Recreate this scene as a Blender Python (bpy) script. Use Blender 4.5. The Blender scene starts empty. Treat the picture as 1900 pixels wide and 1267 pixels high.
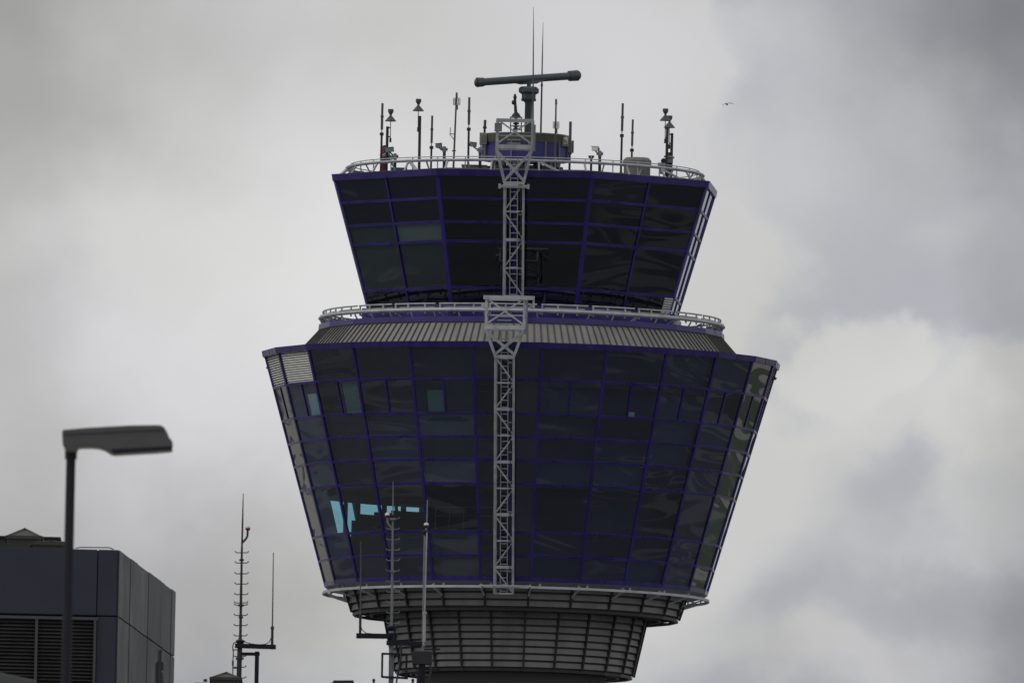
import bpy, math, random
from mathutils import Vector, Matrix
random.seed(7)
sc = bpy.context.scene
COL = sc.collection
V3 = Vector

# ------------------------------------------------------------------ camera
D = 1424.0            # camera to tower axis, metres
S = 64215.0           # focal length in photograph pixels (photo is 1900 px wide)
ELEV = math.radians(3.555)
ROLL = math.radians(1.25)
YAW = math.atan((967.4 - 950.0) / S)
ZREF = 90.0
fwd = V3((-math.sin(YAW) * math.cos(ELEV), math.cos(YAW) * math.cos(ELEV), math.sin(ELEV)))
r0 = V3((math.cos(YAW), math.sin(YAW), 0))
u0 = r0.cross(fwd)
RT = r0 * math.cos(ROLL) + u0 * math.sin(ROLL)
UP = u0 * math.cos(ROLL) - r0 * math.sin(ROLL)
CAM = V3((0, -D, 1.7))
# centre the tower: the point (0,0,ZREF) projects to (967.4, 633)
ray = fwd + RT * ((967.4 - 950) / S)
CAM.x = -ray.x / ray.y * D
CAM.z = ZREF - ray.z / ray.y * D
cd = bpy.data.cameras.new('camera'); cam = bpy.data.objects.new('camera', cd); COL.objects.link(cam)
cam.matrix_world = Matrix((
    (RT.x, UP.x, -fwd.x, CAM.x), (RT.y, UP.y, -fwd.y, CAM.y), (RT.z, UP.z, -fwd.z, CAM.z), (0, 0, 0, 1)))
cd.sensor_width = 36; cd.lens = S * 36 / 1900
cd.clip_start = 1; cd.clip_end = 60000
cd.dof.use_dof = True; cd.dof.focus_distance = D; cd.dof.aperture_fstop = 48
sc.camera = cam

def at(u, v, Y):
    d = fwd + RT * ((u - 950) / S) - UP * ((v - 633.5) / S)
    t = (Y - CAM.y) / d.y
    return CAM + d * t
def AX(v): return 967.4 - (v - 633) * 0.0218       # photo column of the tower axis
def Z(v): return at(AX(v), v, 0).z                   # height of a point on the axis
def M(px): return px / 45.0

# ------------------------------------------------------------------ node helpers
class NT:
    def __init__(s, tree): s.t = tree; s.t.nodes.clear()
    def n(s, kind, **kw):
        x = s.t.nodes.new(kind)
        for k, v in kw.items():
            if k == 'inp':
                for a, b in v.items():
                    if isinstance(b, bpy.types.NodeSocket): s.t.links.new(b, x.inputs[a])
                    else: x.inputs[a].default_value = b
            else: setattr(x, k, v)
        return x
    def math(s, op, a, b=0.0, c=0.0, clamp=False):
        x = s.n('ShaderNodeMath', operation=op, use_clamp=clamp)
        for i, q in enumerate((a, b, c)):
            if isinstance(q, bpy.types.NodeSocket): s.t.links.new(q, x.inputs[i])
            else: x.inputs[i].default_value = q
        return x.outputs[0]
    def vmath(s, op, a, b=(0, 0, 0), out=0):
        x = s.n('ShaderNodeVectorMath', operation=op)
        for i, q in enumerate((a, b)):
            if isinstance(q, bpy.types.NodeSocket): s.t.links.new(q, x.inputs[i])
            else: x.inputs[i].default_value = q
        return x.outputs[out]
    def mix(s, f, a, b):
        x = s.n('ShaderNodeMix', data_type='RGBA')
        for i, q in ((0, f), (6, a), (7, b)):
            if isinstance(q, bpy.types.NodeSocket): s.t.links.new(q, x.inputs[i])
            else: x.inputs[i].default_value = q if i == 0 else (*q[:3], 1)
        return x.outputs[2]
    def ramp(s, f, a, b, c=0.0, d=1.0, smooth=True):
        x = s.n('ShaderNodeMapRange', interpolation_type='SMOOTHSTEP' if smooth else 'LINEAR')
        s.t.links.new(f, x.inputs[0])
        for i, q in zip((1, 2, 3, 4), (a, b, c, d)): x.inputs[i].default_value = q
        return x.outputs[0]

# ------------------------------------------------------------------ world: broken overcast
SUN_EL, SUN_AZ = math.radians(42), math.radians(-62)   # high, to the left and behind the tower a little in front
sundir = V3((math.sin(SUN_AZ) * math.cos(SUN_EL), -0.35 * math.cos(SUN_EL), math.sin(SUN_EL))).normalized()
w = bpy.data.worlds.new('World'); sc.world = w; w.use_nodes = True
W = NT(w.node_tree)
tc = W.n('ShaderNodeTexCoord').outputs['Generated']
dirv = W.vmath('NORMALIZE', tc)
du = W.vmath('DOT_PRODUCT', dirv, tuple(r0), out=1)
dv = W.vmath('DOT_PRODUCT', dirv, tuple(u0), out=1)
df = W.vmath('DOT_PRODUCT', dirv, tuple(fwd), out=1)
U = W.math('MULTIPLY', du, 64.215)       # thousands of photo pixels of angle, fixed in the world
Vv = W.math('MULTIPLY', dv, -64.215)
P = W.n('ShaderNodeCombineXYZ', inp={0: U, 1: Vv, 2: 0.0}).outputs[0]
n1 = W.n('ShaderNodeTexNoise', inp={'Vector': P, 'Scale': 3.2, 'Detail': 6.0, 'Roughness': 0.55})
n2 = W.n('ShaderNodeTexNoise', inp={'Vector': P, 'Scale': 1.3, 'Detail': 5.0, 'Roughness': 0.5, 'Distortion': 0.4})
n3 = W.n('ShaderNodeTexNoise', inp={'Vector': W.vmath('ADD', P, (7.3, 2.1, 0)), 'Scale': 7.0, 'Detail': 7.0, 'Roughness': 0.6})
off = W.vmath('SCALE', W.vmath('SUBTRACT', n1.outputs['Color'], (0.5, 0.5, 0.5)), (0, 0, 0))
off.node.inputs['Scale'].default_value = 0.36
PW = W.vmath('ADD', P, off)
def blob(u, v, ru, rv, wgt, edge=0.0):
    c = W.vmath('SUBTRACT', PW, ((u - 950) / 1000, (v - 633) / 1000, 0))
    c = W.vmath('MULTIPLY', c, (1000 / ru, 1000 / rv, 0))
    l = W.vmath('LENGTH', c, out=1)
    return W.ramp(l, 1.0, edge, 0.0, wgt)
def total(lst):
    a = lst[0]
    for b in lst[1:]: a = W.math('ADD', a, b)
    return a
cloud = total([blob(*b) for b in CLOUDS]) if 'CLOUDS' in globals() else total([blob(*b) for b in [
    (560, 560, 1150, 1000, 1.3, 0.35), (0, 1200, 420, 420, 0.5, 0.0), (0, 0, 300, 300, 0.3, 0.0), (1090, 90, 290, 520, 0.85, 0.62), (1130, 900, 420, 560, 0.9, 0.3),
    (1370, 500, 170, 150, 0.7, 0.25), (1590, 650, 150, 120, 0.95, 0.35), (1740, 740, 330, 170, 0.75, 0.3),
    (1880, 700, 150, 130, 0.5, 0.2), (1840, 900, 230, 230, 0.55, 0.2), (1480, 860, 210, 160, 0.55, 0.2),
    (1580, 1210, 420, 130, 0.7, 0.2), (1560, 1000, 300, 120, 0.45, 0.0), (1640, 190, 330, 190, 0.50, 0.0), (1430, 60, 200, 130, 0.45, 0.0), (1780, 380, 300, 200, 0.30, 0.0), (1450, 330, 260, 180, 0.25, 0.0)]])
cl = W.math('ADD', cloud, W.math('MULTIPLY', W.math('SUBTRACT', n1.outputs[0], 0.5), 0.9))
cl = W.math('ADD', cl, W.math('MULTIPLY', W.math('SUBTRACT', n3.outputs[0], 0.5), 0.35))
cm = W.ramp(cl, 0.0, 0.95)
shade = total([blob(*b) for b in [
    (640, 540, 660, 460, -0.25, 0.0), (1640, 720, 330, 200, -0.10, 0.0), (1150, 150, 250, 260, -0.05, 0.0), (60, 470, 300, 110, -0.06, 0.0),
    (110, 290, 420, 170, 0.09, 0.0), (0, 0, 620, 420, 0.30, 0.0), (230, 1180, 620, 420, 0.30, 0.1),
    (520, 1050, 400, 260, 0.10, 0.0), (560, 60, 360, 130, 0.05, 0.0), (1880, 30, 520, 420, 0.40, 0.0),
    (1900, 1150, 380, 240, 0.26, 0.0), (1450, 1240, 300, 260, 0.14, 0.0), (0, 700, 260, 1200, 0.16, 0.0), (1920, 640, 170, 1200, 0.18, 0.0)]])
soft = W.math('MULTIPLY', W.math('SUBTRACT', n2.outputs[0], 0.5), 0.34)
val = W.math('ADD', W.math('SUBTRACT', 1.0, shade), soft)
cloudcol = W.mix(W.ramp(n2.outputs[0], 0.35, 0.65), (0.605, 0.605, 0.588), (0.585, 0.585, 0.60))
gapsky = W.n('ShaderNodeTexSky', sky_type='NISHITA', sun_disc=False, sun_elevation=SUN_EL, sun_rotation=math.atan2(sundir.x, sundir.y))
gap = W.mix(0.12, (0.435, 0.433, 0.482), W.vmath('SCALE', gapsky.outputs[0], (0, 0, 0)))
gap.node.inputs[7].links[0].from_node.inputs['Scale'].default_value = 0.12
near = W.mix(cm, gap, cloudcol)
near = W.vmath('SCALE', near, (0, 0, 0)); near.node.inputs['Scale'].default_value = 1
w.node_tree.links.new(val, near.node.inputs['Scale'])
bign = W.n('ShaderNodeTexNoise', inp={'Vector': dirv, 'Scale': 2.2, 'Detail': 4.0}).outputs[0]
far = W.mix(W.ramp(bign, 0.35, 0.65), (0.34, 0.36, 0.40), (0.62, 0.62, 0.60))
skycol = W.mix(W.ramp(df, 0.985, 0.9985), far, near)
bg = W.n('ShaderNodeBackground', inp={'Color': skycol, 'Strength': 1.0})
out = W.n('ShaderNodeOutputWorld'); w.node_tree.links.new(bg.outputs[0], out.inputs[0])

sun = bpy.data.lights.new('sun', 'SUN'); sun.energy = 0.55; sun.angle = math.radians(14); sun.color = (1, 0.95, 0.86)
so = bpy.data.objects.new('sun', sun); COL.objects.link(so)
so.rotation_euler = (-sundir).to_track_quat('-Z', 'Y').to_euler()
sc.view_settings.view_transform = 'Standard'; sc.view_settings.look = 'None'
sc.view_settings.exposure = 0.0; sc.view_settings.gamma = 1.0
sc.cycles.max_bounces = 10; sc.cycles.transparent_max_bounces = 24; sc.cycles.glossy_bounces = 4

# ------------------------------------------------------------------ materials
MATS = {}
def mat(name, col, rough=0.6, metal=0.0, var=0.12, scale=3.0, spec=0.5, streak=False):
    if name in MATS: return MATS[name]
    m = bpy.data.materials.new(name); m.use_nodes = True
    N = NT(m.node_tree)
    co = N.n('ShaderNodeTexCoord').outputs['Object']
    if streak: co = N.vmath('MULTIPLY', co, (1, 1, 0.15))
    nz = N.n('ShaderNodeTexNoise', inp={'Vector': co, 'Scale': scale, 'Detail': 5.0, 'Roughness': 0.6}).outputs[0]
    nz = N.math('ADD', nz, N.math('MULTIPLY', N.math('SUBTRACT', N.n('ShaderNodeObjectInfo').outputs['Random'], 0.5), 0.22))
    a = tuple(c * (1 - var) for c in col); b = tuple(min(1, c * (1 + var)) for c in col)
    c = N.mix(N.ramp(nz, 0.3, 0.7), a, b)
    p = N.n('ShaderNodeBsdfPrincipled', inp={'Base Color': c, 'Metallic': metal,
        'Roughness': N.ramp(nz, 0.2, 0.8, max(0.05, rough - 0.1), min(1, rough + 0.12))})
    p.inputs['Specular IOR Level'].default_value = spec
    o = N.n('ShaderNodeOutputMaterial'); m.node_tree.links.new(p.outputs[0], o.inputs[0])
    MATS[name] = m; return m

def glass(name, tint, ior=1.75, wavy=0.02, wscale=0.5):
    m = bpy.data.materials.new(name); m.use_nodes = True
    N = NT(m.node_tree)
    co = N.n('ShaderNodeTexCoord').outputs['Object']
    rnd = N.n('ShaderNodeObjectInfo').outputs['Random']
    r = N.n('ShaderNodeCombineXYZ', inp={0: N.math('MULTIPLY', rnd, 37.0), 1: N.math('MULTIPLY', rnd, 91.0), 2: 0.0}).outputs[0]
    co2 = N.vmath('ADD', N.vmath('MULTIPLY', co, (0.42, 0.42, 1.3)), r)
    nz = N.n('ShaderNodeTexNoise', inp={'Vector': co2, 'Scale': wscale, 'Detail': 1.0, 'Roughness': 0.3, 'Distortion': 1.4}).outputs[0]
    bmp = N.n('ShaderNodeBump', inp={'Strength': 1.0, 'Distance': N.math('MULTIPLY', N.math('ADD', N.math('FRACT', N.math('MULTIPLY', rnd, 13.7)), 0.35), wavy), 'Height': nz}).outputs[0]
    fr = N.n('ShaderNodeFresnel', inp={'IOR': ior, 'Normal': bmp}).outputs[0]
    fr = N.math('MULTIPLY', fr, N.math('SUBTRACT', 1.0, N.n('ShaderNodeNewGeometry').outputs['Backfacing']))
    tv = N.mix(N.math('FRACT', N.math('MULTIPLY', rnd, 7.31)), tuple(c * 0.80 for c in tint), tuple(min(1, c * 1.12) for c in tint))
    tr = N.n('ShaderNodeBsdfTransparent', inp={'Color': tv})
    gl = N.n('ShaderNodeBsdfGlossy', inp={'Color': (0.92, 0.95, 0.97, 1), 'Roughness': 0.02, 'Normal': bmp})
    mx = N.n('ShaderNodeMixShader', inp={0: fr}); m.node_tree.links.new(tr.outputs[0], mx.inputs[1]); m.node_tree.links.new(gl.outputs[0], mx.inputs[2])
    o = N.n('ShaderNodeOutputMaterial'); m.node_tree.links.new(mx.outputs[0], o.inputs[0])
    MATS[name] = m; return m

PURPLE = mat('purple_paint', (0.030, 0.016, 0.165), 0.34, 0, 0.28, 1.2, 0.5, True)
PBLUE = mat('blue_panel_paint', (0.034, 0.032, 0.20), 0.5, 0, 0.1, 2.0)
GLASS_L = glass('facade_glass', (0.66, 0.82, 0.86), 2.05, 0.046, 0.44)
GLASS_C = glass('cab_glass', (0.54, 0.64, 0.67), 1.85, 0.022, 0.40)
DARK = mat('dark_lining', (0.046, 0.027, 0.062), 0.8, 0, 0.2, 1.0)
DARKG = mat('slate_lining', (0.19, 0.115, 0.13), 0.8, 0, 0.1, 1.0)
BLIND = mat('pale_blind', (0.55, 0.49, 0.47), 0.9, 0, 0.06, 1.0)
BLIND_REFL = mat('reflection_tone_blind', (0.46, 0.37, 0.31), 0.9, 0, 0.10, 0.6)  # pale warm tone stands in for sunlit ground reflected in the cab glass
INT = mat('interior_wall', (0.035, 0.035, 0.038), 0.8, 0, 0.1, 1.0)
ROOFM = mat('seamed_zinc', (0.28, 0.272, 0.258), 0.55, 0.2, 0.13, 1.6, 0.4, True)
SEAM = mat('zinc_seam', (0.08, 0.08, 0.078), 0.6, 0.2, 0.1)
GALV = mat('galvanised_steel', (0.40, 0.415, 0.44), 0.5, 0.15, 0.2, 2.5)
GALVD = mat('weathered_steel', (0.19, 0.20, 0.215), 0.5, 0.35, 0.18, 4.0)
RAILM = mat('rail_cover', (0.42, 0.41, 0.36), 0.6, 0.0, 0.08, 3.0)
SLAT = mat('grey_slat', (0.18, 0.18, 0.176), 0.5, 0.15, 0.24, 1.2, 0.5, True)
UNDER = mat('slat_backing', (0.075, 0.075, 0.076), 0.8, 0, 0.2)
CONC = mat('shaft_concrete', (0.085, 0.085, 0.088), 0.85, 0, 0.12, 0.6)
LOUV = mat('pale_louvre', (0.8, 0.8, 0.77), 0.6, 0, 0.04)
BLACK = mat('black_steel', (0.032, 0.032, 0.036), 0.5, 0.3, 0.2, 6.0)
GREYA = mat('antenna_grey', (0.085, 0.088, 0.092), 0.5, 0.1, 0.15, 5.0)
RADM = mat('radar_grey', (0.075, 0.088, 0.10), 0.42, 0.1, 0.1, 1.5)
TAN = mat('weathered_tan', (0.095, 0.092, 0.08), 0.8, 0, 0.3, 3.0, 0.4, True)
CREAM = mat('cabinet_cream', (0.27, 0.265, 0.22), 0.7, 0, 0.12)
CABG = mat('cabinet_door', (0.16, 0.18, 0.19), 0.5, 0, 0.1)
WHITE = mat('white_plastic', (0.75, 0.74, 0.71), 0.4, 0, 0.05)
RED = mat('red_paint', (0.17, 0.015, 0.02), 0.5, 0, 0.15)
RUST = mat('brown_rust', (0.13, 0.055, 0.03), 0.8, 0, 0.25)
LENSM = mat('lens_glass', (0.02, 0.02, 0.025), 0.1, 0, 0.1)
BEIGE = mat('beige_vent_paint', (0.21, 0.205, 0.185), 0.7, 0, 0.12, 3.0, 0.4, True)
LAMPM = mat('lamp_grey', (0.072, 0.075, 0.079), 0.45, 0.1, 0.08, 6.0)
POLEM = mat('lamp_pole_paint', (0.014, 0.015, 0.024), 0.75, 0.0, 0.08, 6.0, 0.3)
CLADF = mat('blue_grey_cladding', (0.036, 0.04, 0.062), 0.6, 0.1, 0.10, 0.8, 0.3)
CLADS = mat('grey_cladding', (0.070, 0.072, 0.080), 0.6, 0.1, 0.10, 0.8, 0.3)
JOINT = mat('joint_shadow_gap', (0.016, 0.016, 0.02), 0.9)
LOUVD = mat('dark_louvre_blade', (0.07, 0.07, 0.073), 0.6, 0.2, 0.12)
SKYL = mat('skylight_frame', (0.05, 0.048, 0.045), 0.6, 0.1, 0.2)
SKYG = mat('skylight_glass', (0.10, 0.105, 0.10), 0.25, 0, 0.2)
FEATH = mat('gull_feather', (0.32, 0.32, 0.33), 0.8, 0, 0.1)

# ------------------------------------------------------------------ mesh builder
class MB:
    def __init__(s): s.v = []; s.f = []; s.sm = []
    def add(s, vs, fs, smooth=False):
        b = len(s.v); s.v += [tuple(x) for x in vs]
        for f in fs: s.f.append([b + i for i in f]); s.sm.append(smooth)
        return s
    def hexa(s, c):     # c: 8 corners, bottom loop 0-3, top loop 4-7
        return s.add(c, [(3, 2, 1, 0), (4, 5, 6, 7), (0, 1, 5, 4), (1, 2, 6, 5), (2, 3, 7, 6), (3, 0, 4, 7)])
    def box(s, c, sx, sy, sz, rz=0.0):
        c = V3(c); R = Matrix.Rotation(rz, 3, 'Z'); o = []
        for z in (-1, 1):
            for x, y in ((-1, -1), (1, -1), (1, 1), (-1, 1)):
                o.append(c + R @ V3((x * sx / 2, y * sy / 2, z * sz / 2)))
        return s.hexa(o)
    def beam(s, p, q, w, h, n=(0, -1, 0), off=0.0):
        p, q, n = V3(p), V3(q), V3(n); a = (q - p).normalized()
        sd = a.cross(n)
        if sd.length < 1e-4: sd = a.cross(V3((1, 0, 0)))
        sd.normalize(); nn = sd.cross(a).normalized()
        if nn.dot(n) < 0: nn = -nn; sd = -sd
        p = p + nn * off; q = q + nn * off
        o = []
        for e in (p, q):
            for x, y in ((-1, -1), (1, -1), (1, 1), (-1, 1)):
                o.append(e + sd * (x * w / 2) + nn * (y * h / 2))
        return s.hexa(o)
    def tube(s, p, q, r, r2=None, n=10, cap=True):
        p, q = V3(p), V3(q); r2 = r if r2 is None else r2
        a = (q - p).normalized(); x = a.cross(V3((0, 0, 1)))
        if x.length < 1e-3: x = a.cross(V3((1, 0, 0)))
        x.normalize(); y = a.cross(x)
        vs = []
        for e, rr in ((p, r), (q, r2)):
            for i in range(n):
                t = 2 * math.pi * i / n; vs.append(e + x * math.cos(t) * rr + y * math.sin(t) * rr)
        s.add(vs, [(i, (i + 1) % n, n + (i + 1) % n, n + i) for i in range(n)], True)
        if cap: s.add(vs, [tuple(range(n))[::-1], tuple(range(n, 2 * n))])
        return s
    def path(s, pts, r, n=8):
        for a, b in zip(pts, pts[1:]): s.tube(a, b, r, n=n)
        return s
    def lathe(s, c, prof, n=24, ph=0.0, smooth=True, cap=True, axis=None):
        c = V3(c); vs = []
        for r, z in prof:
            for i in range(n):
                t = ph + 2 * math.pi * i / n
                q = V3((r * math.sin(t), -r * math.cos(t), z))
                if axis is not None: q = V3((0, 0, 1)).rotation_difference(V3(axis)) @ q
                vs.append(c + q)
        k = len(prof)
        s.add(vs, [(j * n + i, j * n + (i + 1) % n, (j + 1) * n + (i + 1) % n, (j + 1) * n + i) for j in range(k - 1) for i in range(n)], smooth)
        if cap: s.add(vs, [tuple(range(n))[::-1], tuple(range((k - 1) * n, k * n))])
        return s
    def prism(s, pts, d):   # outline pts (3-D, planar), extruded along vector d
        d = V3(d); n = len(pts); vs = [V3(p) for p in pts] + [V3(p) + d for p in pts]
        return s.add(vs, [tuple(range(n)), tuple(range(n, 2 * n))[::-1]] + [(i, n + i, n + (i + 1) % n, (i + 1) % n) for i in range(n)])
    def ball(s, c, r, n=12, m=8, sc3=(1, 1, 1)):
        c = V3(c); vs = []
        for j in range(m + 1):
            t = math.pi * j / m
            for i in range(n):
                p = 2 * math.pi * i / n
                vs.append(c + V3((r * math.sin(t) * math.cos(p) * sc3[0], r * math.sin(t) * math.sin(p) * sc3[1], r * math.cos(t) * sc3[2])))
        return s.add(vs, [(j * n + i, (j + 1) * n + i, (j + 1) * n + (i + 1) % n, j * n + (i + 1) % n) for j in range(m) for i in range(n)], True)
    def build(s, name, material, parent=None, bevel=0.0, origin=None):
        me = bpy.data.meshes.new(name)
        base = V3((0, 0, 0))
        if parent is not None: base = world_of(parent)
        o0 = V3(origin) if origin is not None else base
        me.from_pydata([tuple(V3(v) - o0) for v in s.v], [], s.f)
        me.update()
        import bmesh
        bm = bmesh.new(); bm.from_mesh(me); bmesh.ops.recalc_face_normals(bm, faces=bm.faces); bm.to_mesh(me); bm.free()
        for p, q in zip(me.polygons, s.sm): p.use_smooth = q
        me.materials.append(material)
        o = bpy.data.objects.new(name, me); COL.objects.link(o)
        if parent is not None: o.parent = parent
        o.location = o0 - base
        if bevel:
            b = o.modifiers.new('bevel', 'BEVEL'); b.width = bevel; b.segments = 2; b.limit_method = 'ANGLE'
        return o
def world_of(o):
    p = V3(o.location); q = o.parent
    while q is not None: p = p + V3(q.location); q = q.parent
    return p
def thing(name, label, cat, loc, group=None):
    o = bpy.data.objects.new(name, None); COL.objects.link(o); o.location = V3(loc); o.empty_display_size = 0.3
    o['label'] = label; o['category'] = cat
    if group: o['group'] = group
    return o
def struct(o): o['kind'] = 'structure'; return o
def pol(R, deg, z):
    a = math.radians(deg); return V3((R * math.sin(a), -R * math.cos(a), z))

# ------------------------------------------------------------------ ground
g = MB(); n = 48
ring = [0, 60, 200, 700, 2500, 9000, 30000]
for k, (a, b) in enumerate(zip(ring, ring[1:])):
    vs = []
    for r in (a, b):
        for i in range(n): t = 2 * math.pi * i / n; vs.append((r * math.cos(t), r * math.sin(t), 0))
    g.add(vs, [(i, (i + 1) % n, n + (i + 1) % n, n + i) for i in range(n)] if a else [tuple(range(n, 2 * n))])
gm = bpy.data.materials.new('airfield_ground'); gm.use_nodes = True
N = NT(gm.node_tree)
co = N.n('ShaderNodeTexCoord').outputs['Object']
cw = N.vmath('ADD', co, N.vmath('MULTIPLY', N.n('ShaderNodeTexNoise', inp={'Vector': co, 'Scale': 0.01, 'Detail': 5.0}).outputs['Color'], (120, 120, 0)))
vor = N.n('ShaderNodeTexVoronoi', feature='SMOOTH_F1', inp={'Vector': cw, 'Smoothness': 0.6, 'Scale': 0.009, 'Randomness': 0.9})
nzb = N.n('ShaderNodeTexNoise', inp={'Vector': co, 'Scale': 0.006, 'Detail': 6.0, 'Roughness': 0.6}).outputs[0]
nzf = N.n('ShaderNodeTexNoise', inp={'Vector': co, 'Scale': 0.15, 'Detail': 6.0}).outputs[0]
grass = N.mix(nzf, (0.06, 0.08, 0.03), (0.13, 0.15, 0.07))
tar = N.mix(nzf, (0.38, 0.35, 0.29), (0.60, 0.56, 0.48))
asp = N.mix(nzf, (0.060, 0.062, 0.085), (0.115, 0.115, 0.145))
wv = N.n('ShaderNodeTexNoise', inp={'Vector': N.vmath('MULTIPLY', co, (0.030, 0.012, 1)), 'Scale': 1.0, 'Detail': 4.0, 'Distortion': 0.8}).outputs[0]
asp = N.mix(N.ramp(wv, 0.56, 0.60), asp, (0.19, 0.19, 0.21))
asp = N.mix(N.ramp(wv, 0.34, 0.30), asp, (0.075, 0.09, 0.055))
rad = N.vmath('LENGTH', co, out=1)
nearf = N.ramp(N.math('ADD', rad, N.math('MULTIPLY', nzb, 300.0)), 580.0, 700.0)
sep = N.n('ShaderNodeSeparateColor', inp={0: vor.outputs['Color']}).outputs
c1 = N.mix(N.ramp(N.math('ADD', sep[0], N.math('MULTIPLY', N.math('SUBTRACT', nzb, 0.5), 1.4)), 0.06, 0.32), grass, tar)
c2 = N.mix(N.math('MAXIMUM', N.math('MULTIPLY', N.math('SUBTRACT', 1.0, nearf), 0.85), N.ramp(N.math('ADD', sep[1], N.math('MULTIPLY', nearf, -0.45)), 0.10, 0.50)), c1, asp)
p = N.n('ShaderNodeBsdfPrincipled', inp={'Base Color': c2, 'Roughness': 0.9})
o = N.n('ShaderNodeOutputMaterial'); gm.node_tree.links.new(p.outputs[0], o.inputs[0])
struct(g.build('ground', gm))

# ================================================================== CONTROL TOWER
T = thing('control_tower', 'tall airport control tower with purple framed dark glass cab and flared glazed storeys below it', 'control tower', (0, 0, 0))
A24 = [4.3 + 15 * k for k in range(-12, 12)]           # vertex azimuths of the 24-sided body
A8 = [19.3 + 45 * k for k in range(-4, 4)]

# shaft
MB().lathe((0, 0, 0), [(M(178), 0), (M(172), Z(1400)), (M(170), Z(1240))], 72).build('shaft', CONC, T)

# ---- ring helpers
def ringband(mb, R0, z0, R1, z1, az, n=None):
    for a, b in zip(az, az[1:] + [az[0] + 360]):
        mb.add([pol(R0, a, z0), pol(R0, b, z0), pol(R1, b, z1), pol(R1, a, z1)], [(0, 1, 2, 3)])
def ringsolid(mb, prof, az):          # closed profile of (R, z) swept round the polygon
    k = len(prof); m = len(az)
    vs = [pol(R, a, z) for a in az for R, z in prof]
    mb.add(vs, [(i * k + j, ((i + 1) % m) * k + j, ((i + 1) % m) * k + (j + 1) % k, i * k + (j + 1) % k) for i in range(m) for j in range(k)])

# ---- slatted drums under the glass
def slats(name_panel, Rt, vt, Rb, vb, rows, cols_az):
    par = bpy.data.objects.new(name_panel, None)
    zt, zb = Z(vt), Z(vb)
    def RR(z): return Rb + (Rt - Rb) * (z - zb) / (zt - zb)
    back = MB(); ringsolid(back, [(RR(zt) - 0.16, zt), (RR(zb) - 0.16, zb), (RR(zb) - 0.35, zb), (RR(zt) - 0.35, zt)], cols_az)
    root = back.build(name_panel, UNDER, T)
    pit = (zt - zb) / rows
    for i, a in enumerate(cols_az):
        b = cols_az[(i + 1) % len(cols_az)]
        if b < a: b += 360
        mid = (a + b) / 2
        mb = MB()
        for k in range(rows):
            z1 = zt - pit * k - pit * 0.06; z0 = z1 - pit * 0.72
            e = 0.35
            o = []
            # tilted blade: lower edge outward
            for (z, dr) in ((z0, 0.0), (z1, -0.075)):
                for (aa, ddr) in ((a + e, 0), (b - e, 0), (b - e, -0.025), (a + e, -0.025)):
                    o.append(pol(RR(z) + dr + ddr, aa, z))
            mb.hexa(o)
        mb.build('slat_panel', SLAT, root)
    for a in cols_az:
        nrm = pol(1, a, 0)
        MB().beam(pol(RR(zt), a, zt), pol(RR(zb), a, zb), 0.075, 0.12, nrm, 0.0).build('seam_post', BLACK, root)
    return root
slats('upper_slat_drum', M(317), 1103, M(304), 1143, 3, A24)
slats('lower_slat_cone', M(244), 1147, M(222), 1250.5, 8, A24)
# undersides with open lattice
for nm, Ro, Ri, v in (('upper_soffit', 303, 236, 1144), ('lower_soffit', 220, 168, 1251)):
    mb = MB(); z = Z(v)
    ringsolid(mb, [(M(Ro), z), (M(Ro), z - 0.1), (M(Ro) - 0.12, z - 0.1), (M(Ro) - 0.12, z)], A24)
    ringsolid(mb, [(M(Ri) + .1, z), (M(Ri) + .1, z - 0.1), (M(Ri), z - 0.1), (M(Ri), z)], A24)
    ringsolid(mb, [(M((Ro + Ri) / 2) + .04, z - 0.01), (M((Ro + Ri) / 2) + .04, z - 0.09), (M((Ro + Ri) / 2) - .04, z - 0.09), (M((Ro + Ri) / 2) - .04, z - 0.01)], A24)
    for k in range(48):
        a = 4.3 + 7.5 * k
        mb.beam(pol(M(Ri) + .05, a, z - 0.05), pol(M(Ro) - .06, a + (5 if k % 2 else -5), z - 0.05), 0.07, 0.06, (0, 0, 1))
    ringsolid(mb, [(M(Ro) - .1, z + 0.35), (M(Ro) - .1, z + 0.30), (M(Ri), z + 0.30), (M(Ri), z + 0.35)], A24)
    mb.build(nm, BLACK, T)

# ---- lower glazed body
Rg_t, Rg_b, v_t, v_b = M(478), M(354), 664, 1096.5
zgt, zgb = Z(v_t), Z(v_b)
def RL(z): return Rg_b + (Rg_t - Rg_b) * (z - zgb) / (zgt - zgb)
rowv = [673.5, 732, 793.6, 836, 878, 921, 1008, 1051, 1093]
rowz = [Z(v) for v in rowv]
def facenormal(a, b, Rf, z0, z1):
    p0, p1, p2 = pol(Rf(z0), a, z0), pol(Rf(z0), b, z0), pol(Rf(z1), a, z1)
    nn = (p1 - p0).cross(p2 - p0).normalized()
    if nn.dot(pol(1, (a + b) / 2, 0)) < 0: nn = -nn
    return nn
def lerp(a, b, t): return a + (b - a) * t
def pane(mb, p, inset=0.0, nrm=None, th=0.03):
    # p: 4 corners (bl, br, tr, tl) ; shrink towards centre and give thickness inward
    q = [V3(x) for x in p]
    mb.hexa([q[0], q[1], q[1] - nrm * th, q[0] - nrm * th, q[3], q[2], q[2] - nrm * th, q[3] - nrm * th])
body = MB(); 
facade = bpy.data.objects.new('x', None)
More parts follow.
